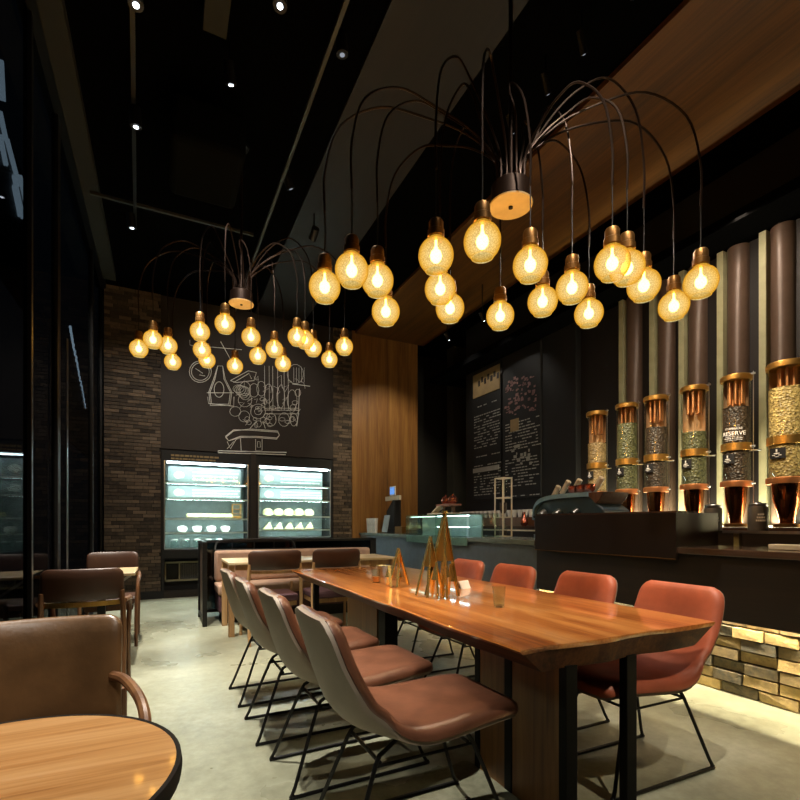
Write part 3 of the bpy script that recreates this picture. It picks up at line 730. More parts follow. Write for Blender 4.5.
def signcard(t, w, z0, z1, cream):
    a = B(-w+.1, w-.14, .20, .212, z0+.02, z1-.04).build('sign_card', M['signcard'], t, smooth=0)
    mb = MB(); rnd = random.Random(int(z0*100))
    h = z1-z0-.06
    for r in range(3):
        x = -w*.32; zz = z1-.06-h*(.28+.24*r)
        while x < w*.72:
            l = rnd.uniform(.02, .06); mb.box(x, x+l, .192, .199, zz, zz+.022); x += l+.014
    mb.build('lettering', M['white'], a, smooth=0)
    mb = MB(); mb.prism([(-w+.18+.12*(1+cos(k*pi/5))*.7, (z0+z1)/2-.02+.06*sin(k*pi/5)*(1+.2*sin(3*k))) for k in range(10)], .190, .199, 'y')
    mb.build('food_picture', cream, a, smooth=0)
t1, w1, yb_ = case(XB0+.01, 1.37, .80, [1.88, 1.62, 1.29, 1.06], 2.2, (0, 1, 2, 3), 'taller lit glass display case beside the brick wall, the left one')
signcard(t1, w1, 1.88, 2.2, M['white']); signcard(t1, w1, 1.62, 1.88, M['white'])
gr = thing('dummy', 'x', 'x'); COL.objects.unlink(gr)
# machine grille in the foot of the left case
mb = MB(); mb.box(-w1+.05, -.02, .24, .26, .24, .27); mb.box(-w1+.05, -.02, .24, .26, .54, .57); mb.box(-w1+.05, -w1+.07, .24, .26, .24, .57); mb.box(-w1+.26, -w1+.285, .24, .26, .27, .54); mb.box(-.04, -.02, .24, .26, .24, .57)
gf = mb.build('grille_frame', plain('aged_grille_frame', '8a8468', .5), t1)
mb = MB()
for k in range(14): mb.bar((-w1+.3, .25, .28+.018*k), (-.05, .25, .28+.018*k), .006)
for k in range(12): mb.bar((-w1+.3+.035*k, .25, .27), (-w1+.3+.035*k, .25, .54), .004)
mb.build('grille_mesh', M['grey'], gf, smooth=0)
t2, w2, _ = case(1.46, XB1-.01, .97, [1.89, 1.63, 1.34, 1.10], 2.2, (0, 1, 2, 3), 'shorter lit glass display case beside the brick pier, the right one')
signcard(t2, w2, 1.89, 2.2, M['cake']); signcard(t2, w2, 1.63, 1.89, M['white'])
struct('trim_11', B(1.371, 1.459, YB-.02, 9.3, 0, 2.42), M['chalkboard'])
# golden lettering strip on top of left case
mb = MB(); rnd = random.Random(9)
for r in range(2):
    x = -w1+.14
    while x < .12:
        l = rnd.uniform(.03, .08); mb.box(x, x+l, -.006, -.0005, 2.255+.05*r, 2.28+.055*r); x += l+.012
mb.build('header_lettering', M['tancard'], t1, smooth=0)
# food in the cases
def goods(mk, n, xa, xb, y, z, label, cat, group):
    o0 = None
    for k in range(n):
        x = xa+(xb-xa)*(k/(n-1) if n > 1 else 0); lb = label % ORD[k]
        if o0 is None: o0 = mk(lb, cat, group); o0.location = (x, y, z)
        else: dup(o0, (x, y, z), None, lb)
def mk_croissant(lb, cat, gp):
    pts = catmull([(-.078, 0, .03), (-.055, -.01, .05), (0, -.02, .07), (.055, -.01, .05), (.078, 0, .03)], 4)
    return tag(MB().tube(pts, [.016+.052*sin(pi*k/(len(pts)-1))*(1+.12*(k % 2)) for k in range(len(pts))], 10).build('pastry', M['bread']), lb, cat, gp)
def mk_sandwich(lb, cat, gp):
    t = thing('sandwich', lb, cat, (0, 0, 0), 0, gp)
    MB().prism([(-.085, 0), (.085, 0), (.03, .13)], -.04, -.006, 'y').build('bread', M['bread'], t, bevel=.004)
    MB().prism([(-.085, 0), (.085, 0), (.03, .13)], .006, .04, 'y').build('bread', M['bread'], t, bevel=.004)
    MB().prism([(-.08, 0), (.08, 0), (.03, .12)], -.006, .006, 'y').build('filling', M['bean_green'], t)
    return t
def mk_bowl(lb, cat, gp):
    return tag(MB().lathe([(0, .0), (.05, 0), (.075, .04), (.08, .075), (.06, .10), (0, .11)], n=20).build('dome_cake', M['white']), lb, cat, gp)
def mk_jar(lb, cat, gp):
    t = thing('glass_jar', lb, cat, (0, 0, 0), 0, gp)
    MB().lathe([(0, 0), (.06, 0), (.065, .02), (.065, .11), (.05, .13)], n=18).build('jar', M['greenglass'], t)
    MB().lathe([(0, .13), (.052, .13), (.052, .145), (0, .15)], n=18).build('lid', M['white'], t)
    return t
cx1, cx2 = (XB0+.01+1.37)/2, (1.46+XB1-.01)/2
goods(mk_croissant, 5, cx2-.46, cx2+.30, YB+.2, 1.344, 'cream pastry on the upper food shelf of the right case, %s', 'pastry', 'pastries on the upper shelf of the right case')
goods(mk_sandwich, 5, cx2-.46, cx2+.30, YB+.2, 1.104, 'wedge sandwich on the lower food shelf of the right case, %s', 'sandwich', 'sandwiches on the lower shelf of the right case')
goods(mk_bowl, 4, cx1-.38, cx1+.30, YB+.2, 1.062, 'round white dome cake in the left case, %s', 'cake', 'white dome cakes in the left case')
goods(mk_jar, 5, cx1-.5, cx1+.2, YB+.2, .80, 'glass jar on the floor of the left case, %s', 'jar', 'jars on the floor of the left case')
t = thing('cake_tray', 'long tray of pale sponge cake on the middle shelf of the left case', 'cake tray', (cx1+.05, YB+.2, 1.292))
B(-.40, .42, -.1, .1, 0, .012).build('tray', M['steel'], t); B(-.37, .36, -.08, .08, .012, .085).build('cake', M['cake'], t, bevel=.015)
t = thing('wire_basket', 'golden wire basket at the right end of the left case', 'basket', (cx1+.50, YB+.32, 1.292))
mb = MB()
for x in (-.07, .07):
    for y in (-.06, .06): mb.bar((x, y, 0), (x, y, .26), .012)
for z in (.006, .09, .17, .255):
    mb.bar((-.07, -.06, z), (.07, -.06, z), .01); mb.bar((-.07, .06, z), (.07, .06, z), .01); mb.bar((-.07, -.06, z), (-.07, .06, z), .01); mb.bar((.07, -.06, z), (.07, .06, z), .01)
mb.build('basket_frame', M['crate'], t, smooth=0)
B(-.055, .055, -.045, .045, .011, .05).build('packet', M['crate'], t)

# ------------------------------------------------------------------ bar counter
XC = 3.4
bc = thing('bar_counter', 'long dark bar counter over a lit brick base', 'bar counter', (XC, 3, 0))
def R(x0, x1, y0, y1, z0, z1): return B(x0-XC, x1-XC, y0-3, y1-3, z0, z1)
brickwork(-1.6-3, 8.55-3, 3.62-XC, .0, .72, .215, .08, .05, .03, 'x', .012).build('brick_base', M['brickl'], bc, smooth=0)
R(3.645, 4.1, -1.6, 8.6, 0, .98).build('core', M['mortar'], bc)
R(3.40, 3.44, -1.6, 3.75, .545, .985).build('front_panel', M['counterwood'], bc)
R(3.40, 3.44, 3.75, 8.6, .50, .985).build('front_panel', M['bluereflect'], bc)  # reflected light put into the colour of the far stretch
R(3.44, 3.645, -1.6, 8.6, .73, .77).build('soffit', M['blackmatte'], bc)
R(3.535, 3.560, -1.6, 8.55, .715, .728).build('led_strip', M['ledwarm'], bc)
R(3.37, 4.12, -1.6, 2.24, .985, 1.03).build('counter_top', M['countertop'], bc, bevel=.004)
R(3.37, 4.12, 2.24, 3.75, .985, 1.028).build('counter_top', M['countertop'], bc)
R(3.37, 4.12, 3.75, 8.6, .985, 1.035).build('counter_top', M['stone'], bc, bevel=.004)
light('led_strip_light', 'AREA', (3.547, 3.4, .712), 150, (1, .86, .6), target=(3.547, 3.4, 0), sx=.02, sy=10.2)
for o in [x for x in COL.objects if x.name.startswith('led_strip_light')]: o.rotation_euler = (0, radians(-4), 0)
t = thing('raised_bar_screen', 'dark raised box screen on the counter in front of the espresso machine', 'screen', (XC, 3, 0))
R(3.36, 3.385, 2.25, 3.73, .94, 1.285).build('front_panel', plain('dark_screen_panel', '1e1713', .3, .1), t, bevel=.002)
R(3.385, 3.87, 2.25, 2.275, 1.031, 1.285).build('end_panel', plain('brown_end_panel', '2a1b12', .3), t)
R(3.385, 3.62, 3.705, 3.73, 1.036, 1.285).build('end_panel', plain('brown_end_panel2', '2a1b12', .3), t)
R(3.37, 3.62, 2.25, 3.73, 1.285, 1.297).build('ledge', M['countertop'], t)
R(3.352, 3.36, 2.25, 3.73, .94, .946).build('edge_strip', M['bronze'], t)

# pastry glass front on the far counter
t = thing('pastry_case', 'greenish glass pastry case set into the far counter front', 'display case', (XC, 5.7, 1.036))
def R2(x0, x1, y0, y1, z0, z1): return B(x0-XC, x1-XC, y0-5.7, y1-5.7, z0-1.036, z1-1.036)
R2(3.34, 3.352, 4.93, 6.56, .93, 1.32).build('glass_front', M['greenglass'], t, smooth=0)
R2(3.352, 3.362, 4.93, 6.56, .93, 1.03).build('lower_panel', plain('pale_teal_panel', '8ca4a0', .4), t)
R2(3.38, 3.85, 4.93, 6.56, 1.32, 1.335).build('top_glass', M['greenglass'], t)
for y in (4.93, 5.75, 6.53): R2(3.39, 3.85, y, y+.012, 1.037, 1.32).build('divider', M['greenglass'], t)
R2(3.60, 3.62, 4.96, 6.5, 1.037, 1.32).build('back_panel', plain('pale_teal_back', 'a8bcb6', .35), t)
R2(3.40, 3.58, 4.97, 5.72, 1.17, 1.178).build('shelf', M['steel'], t)
R2(3.40, 3.42, 4.97, 5.72, 1.30, 1.31).build('light_strip', emis('case_led', 'd8f0f4', 10), t)
R2(3.40, 3.42, 4.97, 5.72, 1.155, 1.163).build('light_strip', emis('case_led2', 'd8f0f4', 8), t)
R2(3.40, 3.42, 5.80, 6.50, 1.30, 1.308).build('light_strip', emis('case_led3', 'd0ecd8', 5), t)
# tray with two rose pots on the case
t = thing('serving_stand', 'low wooden serving stand on top of the pastry case', 'stand', (3.68, 6.05, 1.336))
B(-.12, .12, -.34, .24, .0, .022).build('lower_tray', M['paper'], t, bevel=.004)
B(-.10, .10, -.36, .02, .12, .15).build('upper_tray', plain('rosewood', '8a5a48', .4), t, bevel=.006)
for y in (-.3, -.04): B(-.02, .02, y-.02, y+.02, .022, .12).build('support', M['walnut'], t)
MB().bar((0, .22, .03), (0, .03, .13), .1, .02).build('ramp', M['paper'], t)
for k, y in enumerate((-.29, -.10)):
    o = MB().lathe([(0, 0), (.04, 0), (.068, .035), (.066, .075), (.035, .11), (.012, .118), (.014, .135), (0, .14)], n=20).build('round_pot', M['pot'])
    o.location = (3.68, 6.05+y, 1.487)
    tag(o, 'rosy round lidded pot on the serving stand, the %s one' % ('right' if k == 0 else 'left'), 'pot', 'round pots on the serving stand')
# cold-drip tower
t = thing('drip_tower', 'pale framed cold-drip coffee tower standing on the far counter', 'coffee tower', (3.945, 4.97, 1.036))
fr = MB()
for x in (-.07, .07):
    for y in (-.08, .08): fr.bar((x, y, 0), (x, y, .76), .014)
for z in (.007, .25, .5, .755):
    for a, c in (((-.07, -.08), (.07, -.08)), ((-.07, .08), (.07, .08)), ((-.07, -.08), (-.07, .08)), ((.07, -.08), (.07, .08))): fr.bar((a[0], a[1], z), (c[0], c[1], z), .014)
fr.build('frame', M['paper'], t, smooth=0)
MB().lathe([(0, .56), (.03, .56), (.055, .6), (.055, .72), (.045, .73)], n=18).build('water_bulb', M['glass'], t)
MB().lathe([(0, .30), (.025, .30), (.045, .34), (.045, .44), (0, .44)], n=18).build('coffee_chamber', M['bean_dark'], t)
MB().lathe([(0, .02), (.05, .02), (.05, .1), (.02, .18), (.02, .21)], n=18).build('flask', M['glass'], t)
MB().lathe([(0, .02), (.047, .022), (.047, .08), (0, .08)], n=18).build('coffee', M['bean_dark'], t)

# espresso machine
t = thing('espresso_machine', 'pale blue curved espresso machine behind the raised screen', 'espresso machine', (3.93, 3.66, 1.036))
poly = [(-.42, 0), (.52, 0), (.55, .22), (.50, .34), (.40, .415), (.25, .44), (-.26, .45), (-.33, .36), (-.42, .30)]
MB().prism([(a, z) for a, z in poly], -.16, .20, 'x').build('body', plain('dark_blue_body', '2c4250', .35), t, bevel=.012)
def arcbar(x):
    return [(x, .54, .24), (x, .52, .34), (x, .44, .42), (x, .28, .455), (x, .02, .465), (x, -.24, .465)]
mb = MB(); pth = catmull(arcbar(0), 5)
for k in range(len(pth)-1):
    a, c = pth[k], pth[k+1]; mb.hexa([(-.19, a.y, a.z-.03), (.21, a.y, a.z-.03), (.21, c.y, c.z-.03), (-.19, c.y, c.z-.03), (-.19, a.y, a.z+.015), (.21, a.y, a.z+.015), (.21, c.y, c.z+.015), (-.19, c.y, c.z+.015)])
mb.build('blue_hood', M['teal'], t)
MB().prism([(-.24, .44), (-.24, .475), (-.42, .475), (-.38, .40), (-.33, .36)], -.17, .19, 'x').build('wood_end', M['walnut'], t, bevel=.006)
for y in (-.1, .14, .36): MB().cyl((-.17, y, .30), (-.24, y, .26), .035, n=14).build('group_head', M['steel'], t)
for y in (-.1, .14, .36): MB().cyl((-.24, y, .25), (-.34, y-.02, .24), .012, n=8).build('portafilter_handle', M['blackmatte'], t)
B(-.20, .0, -.40, .5, .0, .05).build('drip_tray', M['steel'], t)
def mk_tube(lb):
    o = MB().lathe([(0, 0), (.028, 0), (.03, .16), (.026, .165), (0, .165)], n=14).build('syrup_cylinder', M['paper']); return tag(o, lb, 'canister', 'pale cylinders on the espresso machine')
for k, (y, tl, lb) in enumerate(((.42, .7, 'pale cylinder lying tilted on the left end of the espresso machine'), (.28, .75, 'pale cylinder tilted higher on the espresso machine'), (.12, .7, 'short pale cylinder in the middle of the espresso machine'), (-.16, .75, 'pale cylinder tilted near the wooden end of the espresso machine'))):
    o = mk_tube(lb); o.location = (3.93, 3.66+y, 1.03+.485+(.03 if k == 0 else .02)-(.06 if k == 0 else 0)); o.rotation_euler = (tl*.9, 0, 0)
for k, (x, y, s_) in enumerate(((3.86, 3.77, 0), (3.85, 3.65, 0), (4.02, 3.72, 0), (3.83, 3.52, .0), (4.04, 3.86, 0))):
    o = MB().lathe([(0, 0), (.026, 0), (.048, .03), (.055, .085), (.051, .087), (.043, .03), (0, .01)], n=18).build('espresso_cup', M['pot']); o.location = (x, y-.06, 1.512)
    tag(o, 'copper-toned espresso cup upright on the espresso machine, %s' % ['front middle', 'front right of middle', 'rear middle', 'front nearest the wooden end', 'rear left'][k], 'cup', 'cups on the espresso machine')

# canisters on the raised shelf
t = thing('service_shelf', 'pale-edged raised service shelf on the right-hand counter', 'shelf', (3.95, 1.0, 1.03))
B(-.07, .14, -2.2, 1.6, .10, .118).build('shelf_board', M['darkwall'], t); B(-.078, -.07, -2.2, 1.22, .10, .12).build('shelf_edge', M['steel'], t)
for y in (-2.0, -.6, .4, 1.15): B(-.02, .02, y-.02, y+.02, 0, .10).build('support', M['paleslat'], t)
def canister(loc, lb, txt=True):
    t = thing('tin_canister', lb, 'canister', loc, 0, 'grey tins on the service shelf')
    MB().lathe([(0, 0), (.062, 0), (.064, .01), (.064, .165), (.058, .18), (0, .18)], n=28).build('tin_body', M['grey'], t)
    MB().lathe([(.0585, .178), (.060, .182), (.060, .198), (.05, .206), (0, .206)], n=28).build('lid', M['steel'], t)
    MB().lathe([(0, .206), (.02, .206), (.02, .214), (0, .216)], n=14).build('knob', M['blackmatte'], t)
    mb = MB(); rnd = random.Random(2)
    for r in range(3):
        z = .115-.022*r
        for k in range(4+r):
            a = pi+.75+(k-(3+r)/2)*.16; mb.box(.0655*cos(a)-.002, .0655*cos(a)+.001, .0655*sin(a)-.004, .0655*sin(a)+.004, z, z+.012)
    mb.build('lettering', M['white'], t, smooth=0)
    return t
p = on_x(758, 520, 3.95); canister((3.95, p.y, 1.149), 'grey lidded tin with white lettering on the right-hand service shelf')
p = on_x(713, 520, 3.95); canister((3.95, p.y, 1.149), 'grey lidded tin half hidden behind the raised screen')
p = on_x(790, 538, 3.62)
tag(B(-.05, .05, -.14, .14, 0, .035).build('cream_box', M['paper'], bevel=.004), 'flat cream box lying on the right-hand counter', 'box').location = (3.66, p.y-.02, 1.031)

# register corner
t = thing('cash_register', 'black cash register with a small blue screen at the far end of the counter', 'cash register', (3.85, 8.0, 1.036))
B(-.13, .13, -.18, .16, 0, .09).build('base', M['blackmatte'], t, bevel=.01)
MB().prism([(-.16, .08), (.18, .08), (.16, .40), (-.10, .60), (-.16, .60)], -.10, .05, 'x').build('monitor', M['blackmatte'], t, bevel=.01)
B(-.06, -.02, -.30, .30, .60, .68).build('sign_rail', M['paper'], t)
B(-.05, -.03, -.10, .12, .69, .86).build('display', M['white'], t)
B(-.056, -.05, -.08, .10, .71, .84).build('display_screen', M['screen'], t)
def mk_cup(lb, cat, gp):
    return tag(MB().lathe([(0, 0), (.03, 0), (.045, .26), (.047, .27), (0, .27)], n=16).build('paper_cup_stack', M['white']), lb, cat, gp)
o0 = None
for k in range(4):
    lb = 'tall stack of white paper cups by the register, %s' % ORD[k]; loc = (3.5, 8.42-.11*k, 1.036)
    if o0 is None: o0 = mk_cup(lb, 'cup stack', 'paper cup stacks by the register'); o0.location = loc
    else: dup(o0, loc, None, lb)
t = thing('leaflet_holder', 'pale leaflet holder on the counter between cup stacks and register', 'leaflet holder', (3.52, 7.75, 1.036))
B(-.03, .03, -.12, .12, 0, .02).build('foot', M['glass'], t); MB().bar((0, 0, .02), (.06, 0, .32), .22, .012).build('leaflet', M['signcard'], t)
tag(B(-.06, .06, -.14, .14, 0, .12).build('napkin_box', M['bronze'], bevel=.004), 'brown napkin box in front of the cup stacks', 'box').location = (3.66, 7.35, 1.036)

# ------------------------------------------------------------------ back bar, menu boards
t = thing('back_counter', 'dark back counter along the bar wall under silos and menus', 'counter', (4.87, 3, 0))
B(-.30, .32, -3.5, 4.5, 0, 1.14).build('cabinet', M['counterwood'], t); B(-.32, .32, -3.5, 4.5, 1.14, 1.17).build('top', M['countertop'], t)
B(-.322, -.318, 1.0, 4.5, 1.10, 1.12).build('edge_strip', M['paper'], t)
def mk_wcup(lb, cat, gp): return tag(MB().lathe([(0, 0), (.025, 0), (.04, .10), (.042, .11), (0, .11)], n=12).build('paper_cup', M['white']), lb, cat, gp)
tag(B(-.07, .07, -1.1, 1.1, 0, .13).build('cup_riser', M['walnut'], bevel=.004), 'brown riser box under the row of white cups', 'riser').location = (4.75, 6.1, 1.171)
o0 = None
for k in range(18):
    lb = 'white cup in the row below the menu boards, %s' % ('number %d counting from the left' % (k+1)); loc = (4.74, 7.12-.118*k, 1.302)
    if o0 is None: o0 = mk_wcup(lb, 'cup', 'row of white cups below the menu boards'); o0.location = loc
    else: dup(o0, loc, None, lb)
def board(y0, y1, z0, z1, label, seed, style):
    t = thing('menu_board', label, 'menu board', (XR, (y0+y1)/2, 0), 0, 'menu boards on the bar wall'); h = (y1-y0)/2; rnd = random.Random(seed)
    B(-.03, -.001, -h, h, z0, z1).build('board', M['blackmatte'], t)
    mb = MB(); zz = z1-.55 if style == 0 else z1-1.15
    while zz > z0+.1:
        if rnd.random() < .14: zz -= .12
        for c0_, c1_ in ((h*.85, h*.25), (h*.15, -h*.85)):
            y = c0_
            while y > c1_:
                l = rnd.uniform(.03, .1)
                if rnd.random() < .75: mb.box(-.034, -.0305, y-l, y, zz, zz+.016)
                y -= l+.02
        zz -= .048
    mb.build('lettering', M['greytext'], t, smooth=0)
    if style == 0:
        B(-.045, -.031, -h*.95, h*.9, z1-.48, z1-.06).build('header_panel', M['tancard'], t)
        B(-.045, -.031, -h*.9, h*.9, 2.14, 2.22).build('divider_strip', M['greytext'], t)
        mb = MB()
        for k in range(8): y = h*.5-k*.09; mb.box(-.049, -.0455, y-.06, y, z1-.30+.05*(k % 2), z1-.2+.05*(k % 2))
        mb.build('header_lettering', M['counterwood'], t, smooth=0)
    else:
        mb = MB()
        for k in range(90):
            y = rnd.uniform(-h*.85, h*.8); z = z1-.75+rnd.uniform(-.3, .3)+.15*y; mb.box(-.036, -.0305, y, y+rnd.uniform(.015, .07), z, z+rnd.uniform(.01, .05))
        mb.build('coffee_picture', M['pinktext'], t, smooth=0)
        B(-.04, -.031, h*.1, h*.55, 2.72, 2.92).build('label_card', M['tancard'], t)
        mb = MB()
        for k in range(14):
            y = rnd.uniform(-h*.8, h*.4); z = 2.25+rnd.uniform(-.12, .2); mb.box(-.036, -.0305, y, y+rnd.uniform(.02, .1), z, z+rnd.uniform(.02, .07))
        mb.build('equipment_picture', M['greytext'], t, smooth=0)
    return t
board(6.58, 7.42, 1.62, 4.0, 'left dark menu board with tan header and fine grey text', 1, 0)
board(5.62, 6.52, 1.62, 4.0, 'right dark menu board with dusty coffee picture', 2, 1)
tag(MB().lathe([(0, 0), (.03, 0), (.055, .04), (.05, .09), (.02, .13), (.018, .2), (0, .2)], n=18).build('round_flask', M['pot']), 'small rosy flask in front of the right menu board', 'flask').location = (4.62, 5.35, 1.171)

# ------------------------------------------------------------------ slatted silo wall
SX = 4.80
SPX = [597, 627, 656, 694, 736, 787]
SY = [on_x(p, 400, SX).y for p in SPX]
for k in range(9):
    y = SY[5]+.4*(5-k) if k > 5 else SY[k]
    struct('trim_%d' % (20+k), MB().lathe([(.10, 1.17), (.10, 4.03)], (XR+.10, y-.15, 0), 28, True, True), M['brownpil'])
    struct('trim_%d' % (40+k), B(XR-.0, XR+.1, y-.05, y+.012, 1.17, 4.03), M['paleslat'])
light('slat_light', 'AREA', (4.5, 2.6, 3.95), 50, (1, .8, .62), target=(5.15, 2.6, 2.2), sx=.1, sy=4.5)
for k, y in enumerate(SY):
    spotlamp((2.75, y-.9, 4.62), (SX, y, 1.95), 420, 17, 'added small spotlight aimed at the coffee silo, %s in the row' % ORD[k], (1, .80, .58), lens='lensdim', size=.03, body=.025, mount=CEIL, group='added small spotlights aimed at the silos')  # added lamps brightening the silos, lost against the black ceiling
FILL = [2.19, 2.35, 2.24, 2.12, 2.28, 2.36]
BM = ['bean_tan', 'bean_green', 'bean_dark', 'bean_green', 'bean_dark', 'bean_gold']
DESC = ['tan beans, leftmost in the row', 'greenish beans, second from the left', 'dark beans, third from the left', 'low fill of green beans, fourth from the left', 'dark beans and white printed lettering, fifth from the left', 'golden beans, rightmost in the row']
def text_mesh(txt, size, extrude=.001):
    cu = bpy.data.curves.new('t', 'FONT'); cu.body = txt; cu.size = size; cu.extrude = extrude; cu.align_x = 'CENTER'; cu.align_y = 'CENTER'
    ob = bpy.data.objects.new('t', cu); me = bpy.data.meshes.new_from_object(ob)
    bpy.data.objects.remove(ob); return me
def place_text(name, txt, size, mat, parent, loc, rz, bend=None):
    me = text_mesh(txt, size); me.materials.append(mat)
    for v_ in me.vertices:
        x, y, z = v_.co
        if bend:
            a = rz+x/bend; rad = bend+z; v_.co = (rad*cos(a)+loc[0], rad*sin(a)+loc[1], loc[2]+y)
        else:
            v_.co = (x*cos(rz)+z*sin(rz)+loc[0], x*sin(rz)-z*cos(rz)+loc[1], loc[2]+y)
    o = bpy.data.objects.new(name, me); COL.objects.link(o); o.parent = parent; return o
for k, y in enumerate(SY):
    r = .112 if k < 5 else .135
    t = thing('coffee_silo', 'glass coffee silo with '+DESC[k], 'coffee silo', (SX, y, 1.171), 0, 'coffee bean silos on the back counter')
    z = lambda a: a-1.171
    th = pi+.55   # direction that faces the room
    MB().lathe([(r, z(1.60)), (r, z(2.55))], n=36).build('glass_tube', M['glass'], t)
    MB().lathe([(0, z(1.60)), (r-.008, z(1.60)), (r-.008, z(FILL[k])), (0, z(FILL[k])+.015)], n=36).build('coffee_beans', M[BM[k]], t)
    MB().lathe([(r-.01, z(2.53)), (r+.012, z(2.53)), (r+.014, z(2.545)), (r+.014, z(2.57)), (r+.005, z(2.58)), (0, z(2.58))], n=36).build('cap', M['brass'], t)
    aa = [th+pi-1.35+.15*j for j in range(19)]
    MB()._add([((r-.012)*cos(q_), (r-.012)*sin(q_), z(zz)) for zz in (FILL[k]+.016, 2.53) for q_ in aa], [(j, j+1, 19+j+1, 19+j) for j in range(18)]).build('copper_liner', M['liner'], t)
    mb = MB()
    for j in range(7):
        a = 2*pi*j/7; L = z(2.53)-z(FILL[k])-.0
        mb.cyl((.058*cos(a), .058*sin(a), z(2.53)), (.058*cos(a), .058*sin(a), z(2.53)-min(L, .22)), .013, n=8)
    mb.build('inner_pipes', M['coppr'], t)
    MB().lathe([(r+.002, z(1.875)), (r+.008, z(1.878)), (r+.008, z(1.945)), (r+.002, z(1.948))], n=36).build('middle_band', M['brass'], t)
    MB().lathe([(0, z(1.545)), (r+.012, z(1.545)), (r+.014, z(1.56)), (r+.014, z(1.59)), (r+.002, z(1.60))], n=36).build('lower_band', M['coppr'], t)
    MB().lathe([(.05, 0), (.055, z(1.24)), (r*.75, z(1.40)), (r*.82, z(1.545))], n=30, cap0=True).build('funnel', M['funnel'], t)
    MB().lathe([(0, 0), (.10, 0), (.10, .03), (.05, .035)], n=30).build('foot', M['bronze'], t)
    a = th+1.1; MB().cyl((SX*0+(r+.03)*cos(a), (r+.03)*sin(a), z(1.3)), ((r+.03)*cos(a), (r+.03)*sin(a), z(2.59)), .004, n=6).build('side_rod', M['steel'], t)
    for zz in (1.57, 1.91, 2.57): 
        o = MB().cyl(((r)*cos(a), (r)*sin(a), z(zz)), ((r+.045)*cos(a), (r+.045)*sin(a), z(zz)), .009, n=8).build('rod_clamp', M['steel'], t)
    MB().cyl(((r)*cos(a), (r)*sin(a), z(1.87)), ((r+.10)*cos(a-.1), (r+.10)*sin(a-.1), z(1.865)), .007, n=8).build('valve_handle', M['steel'], t)
    # black tag with white emblem
    pts = [th-1.05+.11*j for j in range(9)]; vs = []; fs = []
    for zz in (1.755, 1.845):
        for q_ in pts: vs.append(((r+.006)*cos(q_), (r+.006)*sin(q_), z(zz)))
        for q_ in pts: vs.append(((r+.009)*cos(q_), (r+.009)*sin(q_), z(zz)))
    N9 = 9
    for j in range(8):
        fs += [(j, j+1, 18+j+1, 18+j), (9+j, 27+j, 27+j+1, 9+j+1), (j, 9+j, 9+j+1, j+1), (18+j, 18+j+1, 27+j+1, 27+j)]
    fs += [(0, 18, 27, 9), (8, 17, 35, 26)]
    tg = MB()._add(vs, fs).build('name_tag', M['blackmatte'], t)
    mb = MB(); q_ = th-.61
    def on(q2, z2): return ((r+.0105)*cos(q2), (r+.0105)*sin(q2), z(z2))
    for dq, h_ in ((-.12, .006), (-.06, .01), (0, .014), (.06, .01), (.12, .006)): mb.bar(on(q_+dq, 1.797-h_/2), on(q_+dq, 1.797+h_/2), .009, .004)
    mb.bar(on(q_-.24, 1.782), on(q_+.24, 1.782), .004, .006); mb.bar(on(q_, 1.81), on(q_, 1.832), .010, .004)
    mb.bar(on(q_-.1, 1.77), on(q_+.1, 1.77), .004, .004)
    mb.build('emblem', M['white'], tg, smooth=0)
    if k == 4:
        ll = th-.22
        place_text('label_line', 'STARBUCKS', .026, M['white'], t, (0, 0, z(2.075)), ll, r+.004)
        place_text('label_line', 'RESERVE', .052, M['white'], t, (0, 0, z(2.03)), ll, r+.004)
        place_text('label_line', 'COFFEE ROASTERY', .018, M['white'], t, (0, 0, z(1.985)), ll, r+.004)
        for zz in (1.968, 2.002):
            MB().tube([((r+.004)*cos(ll-.6+.1*j), (r+.004)*sin(ll-.6+.1*j), z(zz)) for j in range(13)], .0016, 4).build('label_rule', M['white'], t)
# warm light strip at the foot of the slats
light('slat_foot_light', 'AREA', (XR-.06, 2.9, 1.20), 42, (1, .93, .66), target=(XR-.06, 2.9, 4), sx=.05, sy=4.0)
B(XR-.09, XR-.05, .9, 4.9, 1.172, 1.184).build('foot_led', M['ledwarm']) and None
tag(bpy.data.objects['foot_led'], 'warm light strip on the back counter behind the silos', 'light strip')

# ------------------------------------------------------------------ on the communal table
def pyr(bx, by, h, a, rz, parent, name, lean=(0, 0), barw=.014, faces=(0, 1), m1='gold', m2='oldgold', notch=.45):
    ap = Vector((bx+lean[0], by+lean[1], h)); mb = MB()
    cs = [Vector((bx+a*cos(rz+pi/4+k*pi/2), by+a*sin(rz+pi/4+k*pi/2), .004)) for k in range(4)]
    for k in (range(4) if m1 == 'gold' and barw > .013 else (0, 2)): mb.bar(cs[k], ap, barw*1.7, .006)
    o = mb.build(name, M[m1], parent, smooth=0)
    mb = MB()
    for k in faces:
        p, q = cs[k], cs[(k+1) % 4]; mid = (p+q)/2
        tp = ap*(1); lo = p.lerp(ap, notch), q.lerp(ap, notch)
        nrm = (q-p).cross(ap-p).normalized()*.003
        tri = [lo[0], lo[1], ap]
        mb._add([v_-nrm for v_ in tri]+[v_+nrm for v_ in tri], [(0, 1, 2), (5, 4, 3), (0, 3, 4, 1), (1, 4, 5, 2), (2, 5, 3, 0)])
    mb.build('folded_face', M[m2], o, smooth=0)
    return o
t = thing('tall_gold_ornament', 'tall gold ornament of stacked pointed frames on the communal table', 'ornament', (1.53, 2.55, .752))
pyr(.02, .0, .52, .10, .3, t, 'tall_frame', (.02, 0), .018, (1, 2, 3), notch=.42)
pyr(-.05, .03, .37, .085, .1, t, 'middle_frame', (0.005, .0), .014, (0, 1, 2), notch=.5)
pyr(-.06, -.05, .22, .05, .6, t, 'small_frame', (.01, 0), .011, (0, 1), notch=.5, m2='gold')
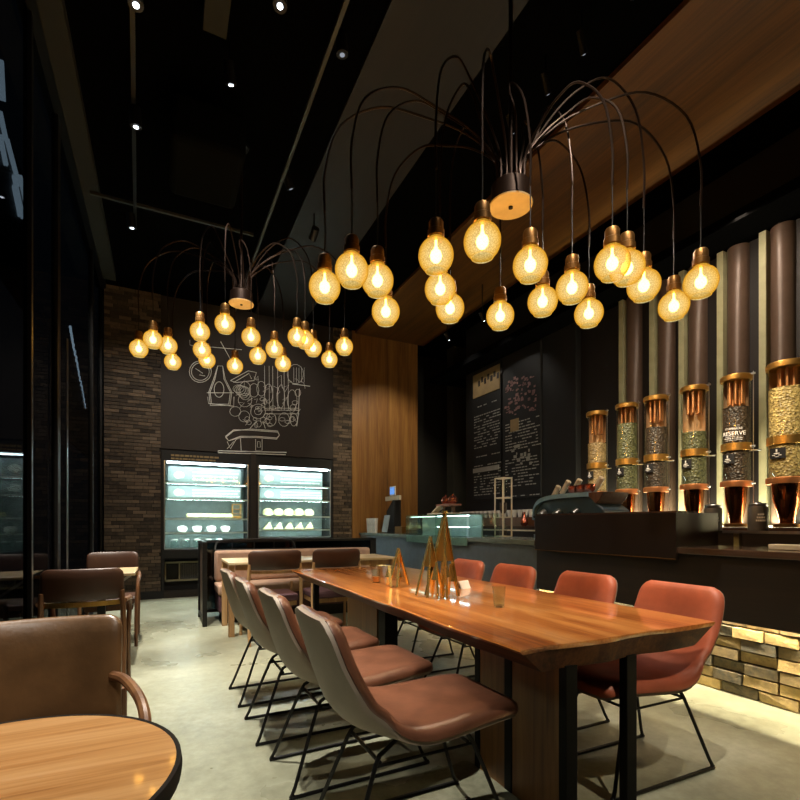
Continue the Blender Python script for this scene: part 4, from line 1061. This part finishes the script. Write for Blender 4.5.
pyr(.01, -.075, .25, .045, .2, t, 'small_frame', (-.01, 0), .011, (0, 2), notch=.5, m2='gold')
pyr(.09, -.02, .20, .045, .9, t, 'small_frame', (-.02, 0), .011, (1, 2), notch=.45, m2='gold')
mb = MB(); mb.cyl((.04, 0, .515), (.04, 0, .53), .018, n=10); mb.build('tip', M['gold'], t)
t = thing('small_gold_ornament', 'small gold ornament of pointed frames near the far end of the communal table', 'ornament', (1.50, 3.13, .752))
pyr(.035, 0, .27, .07, .3, t, 'pointed_frame', (.0, 0), .02, (0, 1, 3), notch=.6)
pyr(-.045, -.01, .15, .05, .6, t, 'small_frame', (0, 0), .011, (0, 1), m2='gold')
pyr(.0, -.06, .13, .045, .2, t, 'small_frame', (.01, 0), .010, (0, 1, 3), m2='gold')
p = on_z(499, 607, .75)
t = thing('water_glass', 'empty clear tumbler standing on the communal table', 'glass', (p.x, p.y, .751))
MB().lathe([(0, .0), (.028, 0), (.029, .006), (.036, .11), (.0345, .11), (.027, .01), (0, .008)], n=28).build('tumbler', M['glass'], t)
p = on_z(381, 583, .75)
t = thing('lidded_glass', 'small amber glass beside the small gold ornament', 'glass', (p.x-.02, p.y+.05, .751))
MB().lathe([(0, 0), (.03, 0), (.036, .1), (.034, .1), (.028, .008), (0, .006)], n=22).build('glass_body', M['glass'], t)
MB().lathe([(0, .006), (.027, .006), (.030, .045), (0, .045)], n=22).build('drink', M['coppr'], t)
p = on_z(470, 590, .75)
t = thing('place_card', 'small white folded card behind the tall gold ornament', 'card', (p.x+.0, p.y+.08, .751), .3)
MB().hexa([(-.05, -.025, 0), (.05, -.025, 0), (.05, -.023, 0), (-.05, -.023, 0), (-.05, -.001, .055), (.05, -.001, .055), (.05, .001, .055), (-.05, .001, .055)]).build('front_leaf', M['white'], t, smooth=0)
MB().hexa([(-.05, .023, 0), (.05, .023, 0), (.05, .025, 0), (-.05, .025, 0), (-.05, .001, .055), (.05, .001, .055), (.05, .003, .055), (-.05, .003, .055)]).build('rear_leaf', M['white'], t, smooth=0)

# ------------------------------------------------------------------ world, settings
w = bpy.data.worlds.new('night'); sc.world = w; w.use_nodes = True
w.node_tree.nodes['Background'].inputs[0].default_value = (.05, .06, .08, 1); w.node_tree.nodes['Background'].inputs[1].default_value = .12
sc.view_settings.view_transform = 'Standard'; sc.view_settings.look = 'None'; sc.view_settings.gamma = 1
sc.view_settings.exposure = .55; sc.view_settings.use_curve_mapping = False
cy = sc.cycles
cy.use_denoising = True; cy.max_bounces = 6; cy.diffuse_bounces = 3; cy.glossy_bounces = 3; cy.transparent_max_bounces = 16
cy.sample_clamp_indirect = 3; cy.caustics_reflective = False; cy.caustics_refractive = False
